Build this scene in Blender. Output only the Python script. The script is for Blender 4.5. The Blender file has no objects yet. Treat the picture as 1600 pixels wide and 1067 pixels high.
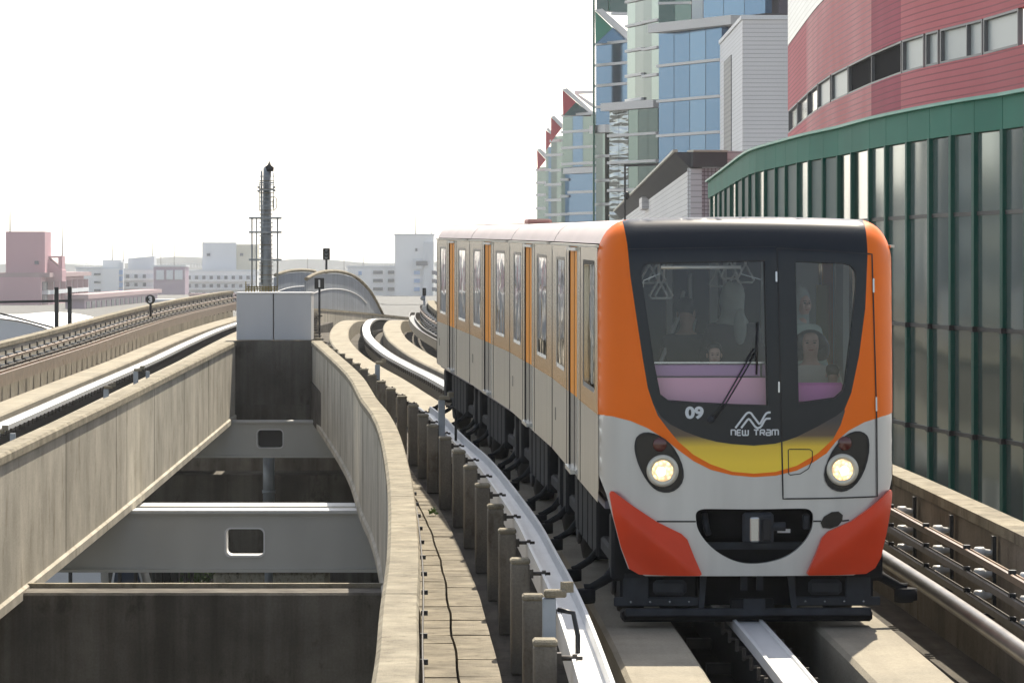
import bpy, bmesh, math, random
from mathutils import Vector, Matrix
from mathutils.geometry import delaunay_2d_cdt
R = math.radians
random.seed(7)
SC = bpy.context.scene
COL = SC.collection

# ------------------------------------------------------------------ camera
F = 6000.0      # focal length in photo pixels (1600 wide)
HY = 415.0      # horizon row of the photo
CAMZ = 9.0      # camera height over the street
cam_d = bpy.data.cameras.new('camera')
cam_d.sensor_width = 36.0
cam_d.lens = F / 1600.0 * 36.0
cam_d.shift_y = -(533.5 - HY) / 1600.0
cam_d.clip_start = 0.5
cam_d.clip_end = 9000
cam = bpy.data.objects.new('camera', cam_d)
cam.location = (0, 0, CAMZ)
cam.rotation_euler = (R(90), 0, 0)
COL.objects.link(cam)
SC.camera = cam
# ------------------------------------------------------------------ world, sun, exposure
SUN_EL, SUN_AZ = R(49), R(12.6)
w = bpy.data.worlds.new('World')
SC.world = w
w.use_nodes = True
nt = w.node_tree
bg = nt.nodes['Background']
sky = nt.nodes.new('ShaderNodeTexSky')
sky.sky_type = 'NISHITA'
sky.sun_disc = False
sky.sun_elevation = SUN_EL
sky.sun_rotation = SUN_AZ
sky.air_density = 1.0
sky.dust_density = 1.5
sky.ozone_density = 1.0
# milky haze of the sky itself: brightest round the sun's side, dim on the far side
tc = nt.nodes.new('ShaderNodeTexCoord'); dt = nt.nodes.new('ShaderNodeVectorMath'); dt.operation = 'DOT_PRODUCT'
dt.inputs[1].default_value = (math.sin(SUN_AZ) * math.cos(SUN_EL), math.cos(SUN_AZ) * math.cos(SUN_EL), math.sin(SUN_EL))
nt.links.new(tc.outputs['Generated'], dt.inputs[0])
mr = nt.nodes.new('ShaderNodeMapRange'); mr.interpolation_type = 'SMOOTHSTEP'
mr.inputs[1].default_value = -.1; mr.inputs[2].default_value = .6; mr.inputs[3].default_value = 3.5; mr.inputs[4].default_value = 10.5
nt.links.new(dt.outputs['Value'], mr.inputs[0])
mul = nt.nodes.new('ShaderNodeVectorMath'); mul.operation = 'SCALE'; mul.inputs[0].default_value = (1.0, .955, .87)
sz = nt.nodes.new('ShaderNodeSeparateXYZ'); nt.links.new(tc.outputs['Generated'], sz.inputs[0])
mz = nt.nodes.new('ShaderNodeMapRange'); mz.inputs[1].default_value = .12; mz.inputs[2].default_value = .6; mz.inputs[3].default_value = 1.0; mz.inputs[4].default_value = .22
nt.links.new(sz.outputs['Z'], mz.inputs[0])
mm_ = nt.nodes.new('ShaderNodeMath'); mm_.operation = 'MULTIPLY'; nt.links.new(mr.outputs[0], mm_.inputs[0]); nt.links.new(mz.outputs[0], mm_.inputs[1])
nt.links.new(mm_.outputs[0], mul.inputs['Scale'])
add = nt.nodes.new('ShaderNodeVectorMath'); add.operation = 'ADD'
nt.links.new(sky.outputs[0], add.inputs[0]); nt.links.new(mul.outputs[0], add.inputs[1])
nt.links.new(add.outputs[0], bg.inputs[0])
bg.inputs[1].default_value = 0.065
sd = bpy.data.lights.new('sun', 'SUN')
sd.energy = 4.6
sd.angle = R(0.5)
sd.color = (1.0, 0.91, 0.76)
sun = bpy.data.objects.new('sun', sd)
sun.rotation_euler = Vector((math.sin(SUN_AZ) * math.cos(SUN_EL), math.cos(SUN_AZ) * math.cos(SUN_EL), math.sin(SUN_EL))).to_track_quat('Z', 'Y').to_euler()
COL.objects.link(sun)
SC.view_settings.view_transform = 'Standard'
SC.view_settings.look = 'None'
SC.view_settings.exposure = 0.92
SC.view_settings.gamma = 1.0
SC.cycles.use_denoising = True
SC.cycles.max_bounces = 6
SC.cycles.transparent_max_bounces = 16
SC.cycles.volume_bounces = 0

# ------------------------------------------------------------------ helpers
def W(px, py, Y):
    """world point seen at photo pixel (px,py) at distance Y (used to measure the place)"""
    return Vector(((px - 800) * Y / F, Y, CAMZ + (HY - py) * Y / F))

class MB:
    def __init__(s):
        s.v = []; s.f = []; s.m = []; s.s = []
    def add(s, vs, fs, m=0, sm=False):
        b = len(s.v)
        s.v += [tuple(v) for v in vs]
        for f in fs:
            s.f.append([b + i for i in f]); s.m.append(m); s.s.append(sm)
        return s
    def box(s, c, size, rz=0, m=0, bev=0.0):
        cx, cy, cz = c; hx, hy, hz = size[0] / 2, size[1] / 2, size[2] / 2
        co, si = math.cos(rz), math.sin(rz)
        def P(x, y, z): return (cx + x * co - y * si, cy + x * si + y * co, cz + z)
        if bev <= 0:
            vs = [P(x, y, z) for z in (-hz, hz) for x, y in ((-hx, -hy), (hx, -hy), (hx, hy), (-hx, hy))]
            s.add(vs, [(0, 3, 2, 1), (4, 5, 6, 7), (0, 1, 5, 4), (1, 2, 6, 5), (2, 3, 7, 6), (3, 0, 4, 7)], m)
        else:
            b = min(bev, hx * .9, hy * .9, hz * .9)
            rings = []
            for z, i in ((-hz, b), (-hz + b, 0), (hz - b, 0), (hz, b)):
                x0, y0 = hx - i, hy - i
                k = b if i == 0 else 0.0
                rings.append([P(-x0 + k, -y0, z), P(x0 - k, -y0, z), P(x0, -y0 + k, z), P(x0, y0 - k, z), P(x0 - k, y0, z), P(-x0 + k, y0, z), P(-x0, y0 - k, z), P(-x0, -y0 + k, z)])
            if True:
                vs = [p for r in rings for p in r]
                fs = [tuple(range(7, -1, -1)), tuple(range(24, 32))]
                for r in range(3):
                    for i in range(8):
                        j = (i + 1) % 8
                        fs.append((r * 8 + i, r * 8 + j, r * 8 + 8 + j, r * 8 + 8 + i))
                s.add(vs, fs, m)
        return s
    def bar(s, a, b, wd, h, m=0):
        a, b = Vector(a), Vector(b)
        t = (b - a).normalized()
        up = Vector((0, 0, 1)) if abs(t.z) < .95 else Vector((0, 1, 0))
        r = t.cross(up).normalized(); u = r.cross(t)
        vs = [p + r * x * wd / 2 + u * z * h / 2 for p in (a, b) for x, z in ((-1, -1), (1, -1), (1, 1), (-1, 1))]
        return s.add(vs, [(0, 1, 2, 3), (7, 6, 5, 4), (0, 4, 5, 1), (1, 5, 6, 2), (2, 6, 7, 3), (3, 7, 4, 0)], m)
    def tube(s, pts, r, n=8, m=0, cap=True, sm=True):
        pts = [Vector(p) for p in pts]
        rs = r if isinstance(r, (list, tuple)) else [r] * len(pts)
        vs = []; prev = None
        for i, p in enumerate(pts):
            t = (pts[min(i + 1, len(pts) - 1)] - pts[max(i - 1, 0)]).normalized()
            if prev is None:
                up = Vector((0, 0, 1)) if abs(t.z) < .9 else Vector((1, 0, 0))
                prev = t.cross(up).normalized()
            a = (prev - t * prev.dot(t)).normalized(); prev = a
            b = t.cross(a)
            for k in range(n):
                q = 2 * math.pi * k / n
                vs.append(p + (a * math.cos(q) + b * math.sin(q)) * rs[i])
        fs = []
        for i in range(len(pts) - 1):
            for k in range(n):
                k2 = (k + 1) % n
                fs.append((i * n + k, (i + 1) * n + k, (i + 1) * n + k2, i * n + k2))
        s.add(vs, fs, m, sm)
        if cap:
            s.add(vs[:n], [tuple(range(n))], m); s.add(vs[-n:], [tuple(range(n - 1, -1, -1))], m)
        return s
    def sweep(s, prof, pts, m=0, close=True, cap=True, sm=False):
        """prof: list of (lateral right, up); pts: list of points; horizontal frames"""
        n = len(prof); vs = []
        pts = [Vector(p) for p in pts]
        for i, p in enumerate(pts):
            t = pts[min(i + 1, len(pts) - 1)] - pts[max(i - 1, 0)]
            t.z = 0; t.normalize()
            r = Vector((t.y, -t.x, 0))
            for u, z in prof:
                vs.append(p + r * u + Vector((0, 0, z)))
        fs = []
        for i in range(len(pts) - 1):
            for k in range(n if close else n - 1):
                k2 = (k + 1) % n
                fs.append((i * n + k, i * n + k2, (i + 1) * n + k2, (i + 1) * n + k))
        s.add(vs, fs, m, sm)
        if close and cap:
            s.add(vs[:n], [tuple(range(n - 1, -1, -1))], m); s.add(vs[-n:], [tuple(range(n))], m)
        return s
    def prism(s, poly, z0, z1, m=0):
        n = len(poly)
        vs = [(x, y, z0) for x, y in poly] + [(x, y, z1) for x, y in poly]
        return s.add(vs, [tuple(range(n - 1, -1, -1)), tuple(range(n, 2 * n))] + [(i, (i + 1) % n, n + (i + 1) % n, n + i) for i in range(n)], m)
    def extr(s, pts, d, m=0):
        """closed 3D polygon extruded by vector d"""
        n = len(pts); d = Vector(d)
        vs = [Vector(p) for p in pts] + [Vector(p) + d for p in pts]
        return s.add(vs, [tuple(range(n)), tuple(range(2 * n - 1, n - 1, -1))] + [(i, n + i, n + (i + 1) % n, (i + 1) % n) for i in range(n)], m)
    def lathe(s, prof, c, axis='Z', n=20, m=0, sm=True):
        vs = []
        for r, h in prof:
            for k in range(n):
                q = 2 * math.pi * k / n
                a, b = r * math.cos(q), r * math.sin(q)
                p = (a, b, h) if axis == 'Z' else ((h, a, b) if axis == 'X' else (a, h, b))
                vs.append((c[0] + p[0], c[1] + p[1], c[2] + p[2]))
        fs = [(i * n + k, i * n + (k + 1) % n, (i + 1) * n + (k + 1) % n, (i + 1) * n + k) for i in range(len(prof) - 1) for k in range(n)]
        fs += [tuple(range(n - 1, -1, -1)), tuple(range((len(prof) - 1) * n, len(prof) * n))]
        return s.add(vs, fs, m, sm)
    def build(s, name, mat, parent=None, origin=None, fix=True):
        me = bpy.data.meshes.new(name)
        o0 = Vector(origin) if origin is not None else Vector((0, 0, 0))
        me.from_pydata([(v[0] - o0.x, v[1] - o0.y, v[2] - o0.z) for v in s.v], [], s.f)
        mats = mat if isinstance(mat, (list, tuple)) else [mat]
        for mm in mats: me.materials.append(mm)
        me.polygons.foreach_set('material_index', s.m)
        me.polygons.foreach_set('use_smooth', s.s)
        if fix:
            bm = bmesh.new(); bm.from_mesh(me)
            bmesh.ops.remove_doubles(bm, verts=bm.verts, dist=1e-5)
            bmesh.ops.recalc_face_normals(bm, faces=bm.faces)
            bm.to_mesh(me); bm.free()
        me.update()
        ob = bpy.data.objects.new(name, me)
        COL.objects.link(ob)
        if parent is not None: ob.parent = parent
        return ob

def tag(o, label=None, cat=None, group=None, kind=None):
    if label: o['label'] = label
    if cat: o['category'] = cat
    if group: o['group'] = group
    if kind: o['kind'] = kind
    return o
def empty(name, loc, label, cat, group=None, rz=0):
    o = bpy.data.objects.new(name, None)
    COL.objects.link(o); o.location = loc; o.rotation_euler = (0, 0, rz)
    return tag(o, label, cat, group)
def lone(mb, name, mat, label, cat, group=None, origin=None):
    """thing that is one mesh, its origin at its base"""
    if origin is None:
        xs = [v[0] for v in mb.v]; ys = [v[1] for v in mb.v]; zs = [v[2] for v in mb.v]
        origin = ((min(xs) + max(xs)) / 2, (min(ys) + max(ys)) / 2, min(zs))
    o = mb.build(name, mat, None, origin); o.location = origin
    return tag(o, label, cat, group)
def copy_tree(o, parent=None):
    c = o.copy(); COL.objects.link(c); c.parent = parent
    for ch in list(o.children): copy_tree(ch, c)
    return c
def struct(mb, name, mat, kind='structure'):
    return tag(mb.build(name, mat), kind=kind)

# ------------------------------------------------------------------ materials
def mat(name, col, rough=.6, metal=0.0, var=0.0, scale=3.0, stretch=(1, 1, 1), bump=0.0, col2=None, emis=None, es=1.0, spec=.5, coat=0.0, world=True, detail=6, lo=.35, hi=.65):
    m = bpy.data.materials.new(name); m.use_nodes = True
    n = m.node_tree.nodes; l = m.node_tree.links
    b = n['Principled BSDF']
    b.inputs['Base Color'].default_value = (*col, 1)
    b.inputs['Roughness'].default_value = rough
    b.inputs['Metallic'].default_value = metal
    b.inputs['Specular IOR Level'].default_value = spec
    b.inputs['Coat Weight'].default_value = coat
    if emis:
        b.inputs['Emission Color'].default_value = (*emis, 1); b.inputs['Emission Strength'].default_value = es
    if var > 0 or col2 or bump > 0:
        if world:
            g = n.new('ShaderNodeNewGeometry').outputs['Position']
        else:
            g = n.new('ShaderNodeTexCoord').outputs['Object']
        mp = n.new('ShaderNodeMapping'); mp.inputs['Scale'].default_value = stretch
        l.new(g, mp.inputs[0])
        t = n.new('ShaderNodeTexNoise'); t.inputs['Scale'].default_value = scale; t.inputs['Detail'].default_value = detail
        l.new(mp.outputs[0], t.inputs[0])
        if var > 0 or col2:
            r = n.new('ShaderNodeValToRGB')
            c2 = col2 or tuple(c * (1 - var) for c in col)
            r.color_ramp.elements[0].position = lo; r.color_ramp.elements[1].position = hi
            r.color_ramp.elements[0].color = (*c2, 1); r.color_ramp.elements[1].color = (*col, 1)
            l.new(t.outputs[0], r.inputs[0]); l.new(r.outputs[0], b.inputs['Base Color'])
        if bump > 0:
            t2 = n.new('ShaderNodeTexNoise'); t2.inputs['Scale'].default_value = scale * 6; t2.inputs['Detail'].default_value = 5
            l.new(g, t2.inputs[0])
            bp = n.new('ShaderNodeBump'); bp.inputs['Strength'].default_value = bump; bp.inputs['Distance'].default_value = .02
            l.new(t2.outputs[0], bp.inputs['Height']); l.new(bp.outputs[0], b.inputs['Normal'])
    return m

def concrete(name, c1, c2, c3=None, streak=(3.0, 3.0, .12), sc=1.0, bump=.35, lo=.38, hi=.62, joints=0.0, stf=.8):
    """weathered concrete: vertical rain streaks over blotches"""
    m = bpy.data.materials.new(name); m.use_nodes = True
    n = m.node_tree.nodes; l = m.node_tree.links
    b = n['Principled BSDF']; b.inputs['Roughness'].default_value = .9; b.inputs['Specular IOR Level'].default_value = .25
    g = n.new('ShaderNodeNewGeometry').outputs['Position']
    def noise(scl, st, det=6, rough=.6):
        mp = n.new('ShaderNodeMapping'); mp.inputs['Scale'].default_value = st; l.new(g, mp.inputs[0])
        t = n.new('ShaderNodeTexNoise'); t.inputs['Scale'].default_value = scl; t.inputs['Detail'].default_value = det; t.inputs['Roughness'].default_value = rough
        l.new(mp.outputs[0], t.inputs[0]); return t.outputs[0]
    def ramp(f, a, bb, ca, cb):
        r = n.new('ShaderNodeValToRGB'); r.color_ramp.elements[0].position = a; r.color_ramp.elements[1].position = bb
        r.color_ramp.elements[0].color = (*ca, 1); r.color_ramp.elements[1].color = (*cb, 1); l.new(f, r.inputs[0]); return r.outputs[0]
    def mix(f, a, c, fac=None):
        x = n.new('ShaderNodeMix'); x.data_type = 'RGBA'; x.blend_type = 'MULTIPLY' if fac else 'MIX'
        if fac: x.inputs[0].default_value = fac
        else: l.new(f, x.inputs[0])
        l.new(a, x.inputs[6]); l.new(c, x.inputs[7]); return x.outputs[2]
    base = ramp(noise(.9 * sc, (1, 1, 1)), .35, .65, c2, c1)
    st = ramp(noise(1.3 * sc, streak, 8, .65), lo, hi, (.42, .40, .38), (1, 1, 1))
    fine = ramp(noise(34 * sc, (1, 1, 1), 8, .75), .3, .7, (.72, .72, .72), (1.1, 1.1, 1.1))
    col = mix(None, base, st, stf)
    col = mix(None, col, fine, .9)
    if c3:
        sp = ramp(noise(2.2 * sc, (1, 1, .5), 8, .7), .56, .66, (1, 1, 1), c3)
        col = mix(None, col, sp, .8)
    l.new(col, b.inputs['Base Color'])
    bp = n.new('ShaderNodeBump'); bp.inputs['Strength'].default_value = bump; bp.inputs['Distance'].default_value = .015
    l.new(noise(30 * sc, (1, 1, 1), 6), bp.inputs['Height']); l.new(bp.outputs[0], b.inputs['Normal'])
    return m

def ribbed(name, col, per, axis='Z', rough=.45, metal=0.0, var=.1, bump=.6, col2=None, depth=.03, patch=None, gap=.2):
    """sheet cladding with ribs as a bump plus dark joints"""
    m = mat(name, col, rough, metal, var=var, scale=.15, col2=col2)
    n = m.node_tree.nodes; l = m.node_tree.links; b = n['Principled BSDF']
    g = n.new('ShaderNodeNewGeometry'); sp = n.new('ShaderNodeSeparateXYZ'); l.new(g.outputs['Position'], sp.inputs[0])
    mu = n.new('ShaderNodeMath'); mu.operation = 'MULTIPLY'; mu.inputs[1].default_value = 1 / per; l.new(sp.outputs[axis], mu.inputs[0])
    fr = n.new('ShaderNodeMath'); fr.operation = 'FRACT'; l.new(mu.outputs[0], fr.inputs[0])
    gt = n.new('ShaderNodeMath'); gt.operation = 'GREATER_THAN'; gt.inputs[1].default_value = gap; l.new(fr.outputs[0], gt.inputs[0])
    bp = n.new('ShaderNodeBump'); bp.inputs['Strength'].default_value = bump; bp.inputs['Distance'].default_value = depth
    l.new(gt.outputs[0], bp.inputs['Height']); l.new(bp.outputs[0], b.inputs['Normal'])
    src = b.inputs['Base Color'].links[0].from_socket
    x = n.new('ShaderNodeMix'); x.data_type = 'RGBA'; l.new(gt.outputs[0], x.inputs[0])
    x.inputs[6].default_value = tuple(c * .62 for c in col) + (1,); l.new(src, x.inputs[7]); l.new(x.outputs[2], b.inputs['Base Color'])
    return m

def glass(name, tint=(.5, .55, .6), refl=.35, rough=.02):
    m = bpy.data.materials.new(name); m.use_nodes = True
    n = m.node_tree.nodes; l = m.node_tree.links
    n.remove(n['Principled BSDF'])
    t = n.new('ShaderNodeBsdfTransparent'); t.inputs[0].default_value = (*tint, 1)
    g = n.new('ShaderNodeBsdfGlossy'); g.inputs['Roughness'].default_value = rough; g.inputs[0].default_value = (1, 1, 1, 1)
    lw = n.new('ShaderNodeLayerWeight'); lw.inputs[0].default_value = .25
    ad = n.new('ShaderNodeMath'); ad.operation = 'MULTIPLY_ADD'; ad.inputs[1].default_value = 1.0 - refl; ad.inputs[2].default_value = refl
    ad.use_clamp = True
    l.new(lw.outputs['Fresnel'], ad.inputs[0])
    x = n.new('ShaderNodeMixShader'); l.new(ad.outputs[0], x.inputs[0]); l.new(t.outputs[0], x.inputs[1]); l.new(g.outputs[0], x.inputs[2])
    l.new(x.outputs[0], n['Material Output'].inputs[0])
    return m

def mirror_glass(name, col, rough=.05, wob=.02, scale=.6, metal=.75, wstretch=(1, 1, 1)):
    """coated facade glass: body colour plus slightly wavy reflection"""
    m = mat(name, col, rough, metal, spec=.8)
    n = m.node_tree.nodes; l = m.node_tree.links; b = n['Principled BSDF']
    g = n.new('ShaderNodeNewGeometry'); mp = n.new('ShaderNodeMapping'); mp.inputs['Scale'].default_value = wstretch
    t = n.new('ShaderNodeTexNoise'); t.inputs['Scale'].default_value = scale; t.inputs['Detail'].default_value = 1.5
    l.new(g.outputs['Position'], mp.inputs[0]); l.new(mp.outputs[0], t.inputs[0])
    bp = n.new('ShaderNodeBump'); bp.inputs['Strength'].default_value = 1; bp.inputs['Distance'].default_value = wob
    l.new(t.outputs[0], bp.inputs['Height']); l.new(bp.outputs[0], b.inputs['Normal'])
    return m

M = {}
M['conc_wall'] = concrete('concrete wall', (.62, .57, .47), (.42, .385, .31), (.66, .63, .58), streak=(1.3, .8, .12), stf=.42, lo=.3, hi=.6)
M['conc_dark'] = concrete('concrete dark', (.20, .18, .15), (.115, .103, .085), (.45, .42, .4), streak=(2, 2, .1))  # darker brown concrete for piers, end wall and joints
M['conc_top'] = concrete('concrete coping', (.42, .375, .28), (.27, .24, .18), (.5, .46, .4), streak=(1, 1, 1), sc=2.6, bump=.9, stf=.45)
M['conc_walk'] = concrete('concrete walkway', (.35, .31, .235), (.21, .185, .14), (.45, .42, .38), streak=(1, 1.5, 1), sc=2.6, bump=.9, stf=.5)
M['conc_strip'] = concrete('running strip', (.40, .355, .27), (.30, .27, .21), None, streak=(3, .12, 1), sc=1.2, bump=.8, lo=.3, hi=.55, stf=.25)
M['conc_deck'] = concrete('deck floor', (.13, .115, .09), (.07, .06, .05), (.5, .5, .5), streak=(3, .3, 1), sc=1.4)
M['conc_post'] = concrete('concrete post', (.30, .27, .22), (.20, .18, .15), (.6, .55, .5), streak=(2, 2, .4), sc=1.5, bump=.5, stf=.4)
M['beam_gray'] = mat('grey steel paint', (.56, .56, .53), .5, 0, var=.14, scale=.8, stretch=(1, 1, .4))
M['white_steel'] = mat('white rail paint', (.70, .70, .69), .38, 0, var=.1, scale=6, stretch=(1, .3, 1))
M['box_panel'] = mat('pale grey panel', (.60, .60, .61), .55, 0, var=.08, scale=1.2, stretch=(1, 1, .3))
M['dark_steel'] = mat('dark steel', (.035, .037, .04), .45, .3, var=.4, scale=8, world=False)
M['under'] = mat('underframe paint', (.018, .019, .022), .8, 0, spec=.15, var=.5, scale=5, world=False)
M['under_lt'] = mat('underframe grey', (.045, .05, .06), .6, 0, spec=.25, var=.35, scale=6, world=False)
M['rubber'] = mat('tyre rubber', (.02, .02, .022), .8)
M['rail_br'] = mat('copper brown rail', (.36, .27, .2), .35, .7, var=.3, scale=5)
M['rail_dk'] = mat('dark rail', (.09, .08, .07), .4, .6, var=.4, scale=5)
M['rail_chrome'] = mat('worn shiny rail', (.20, .18, .165), .36, .9, var=.5, scale=4, stretch=(1, .5, 1))
M['insul'] = mat('white insulator', (.72, .72, .70), .35)
M['gray_post'] = mat('galvanised grey', (.36, .40, .45), .45, .4, var=.2, scale=5)
M['brass'] = mat('rusty clamp', (.35, .24, .12), .55, .4, var=.4, scale=20)
M['black'] = mat('black paint', (.012, .012, .014), .4)
M['white'] = mat('white paint', (.8, .8, .8), .5)
# ------------------------------------------------------------------ track alignment
class Path:
    def __init__(s, pts, step=.5):
        P = [Vector(p) for p in pts]
        P = [P[0] * 2 - P[1]] + P + [P[-1] * 2 - P[-2]]
        d = []
        for i in range(1, len(P) - 2):
            a, b, c, e = P[i - 1:i + 3]
            n = max(2, int((c - b).length / step))
            for k in range(n):
                t = k / n
                d.append(.5 * ((2 * b) + (c - a) * t + (2 * a - 5 * b + 4 * c - e) * t * t + (3 * b - a - 3 * c + e) * t ** 3))
        d.append(P[-2])
        s.p = d
        s.s = [0]
        for i in range(1, len(d)): s.s.append(s.s[-1] + (d[i] - d[i - 1]).length)
    def at(s, q, d=0, h=0):
        import bisect
        q = max(0, min(s.s[-1] - 1e-4, q))
        i = min(len(s.p) - 2, max(0, bisect.bisect_right(s.s, q) - 1))
        t = (q - s.s[i]) / (s.s[i + 1] - s.s[i])
        p = s.p[i].lerp(s.p[i + 1], t)
        j0, j1 = max(0, i - 2), min(len(s.p) - 1, i + 3)
        tn = s.p[j1] - s.p[j0]; tn.z = 0; tn.normalize()
        return p + Vector((tn.y, -tn.x, 0)) * d + Vector((0, 0, h)), tn
    def q(s, Y):
        for i, p in enumerate(s.p):
            if p.y >= Y: return s.s[i]
        return s.s[-1]
    def off(s, d, h, Y0, Y1, step=.8):
        a, b = s.q(Y0), s.q(Y1); n = max(1, int((b - a) / step))
        return [s.at(a + (b - a) * i / n, d, h)[0] for i in range(n + 1)]
def zt(Y):
    if Y < 108: return CAMZ - 3.045 + .00867 * Y
    tab = [(108, -2.109), (118, -2.045), (127, -2.01), (136, -2.0), (145, -2.07), (154, -2.19), (163, -2.34), (172, -2.52), (180, -2.72), (190, -3.05), (200, -3.45), (216, -4.2), (240, -5.2)]
    for (a, x), (b, y) in zip(tab, tab[1:]):
        if Y <= b: return CAMZ + x + (y - x) * (Y - a) / (b - a)
    return CAMZ - 5.2
RTP = [(4, 2.1), (12, 2.09), (20, 2.0), (27.6, 1.87), (33, 1.70), (37.4, 1.53), (45.6, 1.10), (51, .71), (57.5, .27), (63.3, -.23), (72.3, -1.02), (80, -1.71), (86.7, -2.36), (95.7, -3.15), (108, -4.0), (118, -4.48), (127, -4.80), (136, -5.02), (145, -5.2), (154, -5.3), (163, -5.2), (172, -4.8), (180, -4.1), (190, -2.6), (200, -.6), (216, 3.5), (230, 8)]
LTP = [(4, -7.1), (20, -7.45), (44, -7.72), (60, -7.93), (75, -8.2), (90, -8.45), (105, -8.8), (120, -9.05), (136, -9.0), (150, -8.6), (165, -8.0), (180, -7.0), (195, -5)]
RT = Path([(x, y, zt(y)) for y, x in RTP])
LT = Path([(x, y, CAMZ - 3.045 + .00867 * min(y, 150)) for y, x in LTP])

def trackbed(T, side, Y1, y0=6):
    """running strips, deck trough, centre rail with its clamps; side=-1 for the left-hand line"""
    r_ = 2.05 if side > 0 else 1.62; l_ = 2.05 if side > 0 else 2.3
    prof = [(-l_, -.47), (-l_, -1.37), (r_, -1.37), (r_, -.47)]
    struct(MB().sweep(prof, T.off(0, 0, y0, Y1, 2)), 'track_deck', M['conc_deck'])
    for d in (-.83, .83):
        mb = MB().sweep([(-.29, -.466), (-.29, -.03), (-.26, 0), (.26, 0), (.29, -.03), (.29, -.466)], T.off(d, 0, y0, Y1, 1))
        struct(mb, 'running_strip', M['conc_strip'])
def center_rail(T, Y1, label, y0=6):
    e = empty('guide_rail', T.at(T.q(y0))[0], label, 'rail')
    o = e.location
    # I section: foot, web, wide head with lips
    prof = [(.02, -.03), (.115, -.02), (.115, .06), (.09, .065), (.088, .045), (-.088, .045), (-.09, .065), (-.115, .06), (-.115, -.02), (-.02, -.03)]
    MB().sweep([(-.05, -.466), (.05, -.466), (.05, -.032), (-.05, -.032)], T.off(0, 0, y0, Y1, 1)).build('rail_web', M['dark_steel'], e, o)  # web coloured dark to give the shadow below the white head
    MB().sweep(prof, T.off(0, 0, y0, Y1, .8)).build('rail_head', M['white_steel'], e, o)
    mb = MB(); q = T.q(y0) + .3; q1 = T.q(Y1)
    k = 0
    while q < q1:
        for sd_ in (-1, 1):
            p, t = T.at(q, sd_ * .145, -.05)
            rz = math.atan2(-t.x, t.y)
            mb.box(p, (.075, .03, .02), rz)
            p2, _ = T.at(q, sd_ * .17, -.03); mb.box(p2, (.025, .025, .09), rz)
        if k % 3 == 0:
            p, t = T.at(q, 0, -.41); mb.box(p, (.5, .12, .08), math.atan2(-t.x, t.y))
        q += .62; k += 1
    c = mb.build('clamp', M['rail_dk'], e, o); c['kind'] = 'stuff'
    return e

trackbed(RT, 1, 225)
trackbed(LT, -1, 150)
center_rail(RT, 225, 'bright white centre rail running under the orange tram and curving away over the crest')
center_rail(LT, 150, 'bright white centre rail of the empty second guideway beside the sloping wall')

# gap filler slab between the two lines beyond the box
fl = MB(); n = 12
A = [RT.at(RT.q(92.5 + 5 * i), -2.06)[0] for i in range(n)]; B = [LT.at(LT.q(92.5 + 5 * i), 2.06)[0] for i in range(n)]
for i in range(n - 1):
    a, b, c, d = A[i], A[i + 1], B[i + 1], B[i]
    if b.x - c.x < .1: break
    pts = [Vector((p.x, p.y, min(p.z, a.z) - .25)) for p in (a, b, c, d)]
    fl.extr(pts, (0, 0, -.6))
struct(fl, 'median_slab', M['conc_walk'])

# outer side walls of the two girders facing the gap
WL = [(6, -5.50), (20, -5.62), (44, -5.87), (60.8, -6.06), (75, -6.27), (90.3, -6.5)]
WR = [(6, -.70), (14, -.71), (21.7, -.77), (26.1, -.87), (31.4, -.99), (39.3, -1.25), (48.2, -1.63), (54.1, -1.96), (58.9, -2.30), (67.6, -2.85), (77.5, -3.63), (90.3, -4.70)]
PWL = Path([(x, y, zt(y)) for y, x in WL]); PWR = Path([(x, y, zt(y)) for y, x in WR])
def sidewall(P, sgn, label, Y0, Y1, name='girder_wall', group=None):
    """sgn=+1: visible face toward +X"""
    e = empty(name, P.at(P.q(Y0))[0] - Vector((0, 0, 1.38)), label, 'wall', group)
    o = e.location
    prof = [(-.0, -1.22), (-.0, .38), (-.20, .38), (-.20, -1.38), (-.02, -1.38), (.035, -1.36), (.035, -1.25)]
    cop = [(.03, .384), (.03, .47), (.0, .5), (-.22, .5), (-.235, .47), (-.235, .384)]
    if sgn < 0:
        prof = [(-x, z) for x, z in prof][::-1]; cop = [(-x, z) for x, z in cop][::-1]
    q0, q1 = P.q(Y0), P.q(Y1)
    # panels separated by open joints
    js = [q0] + [P.q(y) for y in ((33.5, 60.2) if sgn > 0 else (27, 36.5, 58.5)) if Y0 < y < Y1] + [q1]
    for a, b in zip(js, js[1:]):
        pts = [P.at(a + .02 + (b - a - .04) * i / 24)[0] for i in range(25)]
        MB().sweep(prof, pts).build('wall_panel', M['conc_wall'], e, o)
        MB().sweep(cop, pts).build('coping', M['conc_top'], e, o)
    jm = MB(); q = q0 + 1.4
    while q < q1:
        p, t = P.at(q, .001 * sgn, -.43); jm.box(p, (.006, .012, 1.58), math.atan2(-t.x, t.y)); q += 7.3
    jm.build('joint', M['conc_dark'], e, o)['kind'] = 'stuff'
    return e
sidewall(PWL, 1, 'long streaked concrete side wall of the empty guideway, sunlit, rising to the pale box', 6, 90)
sidewall(PWR, -1, 'curved shaded concrete side wall with sunlit coping beside the slab walkway', 6, 90)
# drip line / formwork joints on left wall : fine recessed strips
# conduit along the near coping of the curved wall
cd = empty('conduit', PWR.at(PWR.q(10), .26, .3)[0], 'thin grey conduit clipped along the curved wall above the walkway', 'conduit')
MB().tube(PWR.off(.26, .28, 10, 41, .6), .008, 6).build('pipe', M['rail_dk'], cd, cd.location)
q = PWR.q(12)
while q < PWR.q(40.5):
    p, t = PWR.at(q, .27, .27); MB().box(p, (.05, .03, .035), math.atan2(-t.x, t.y)).build('clip', M['dark_steel'], cd, cd.location); q += 1.6

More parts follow.
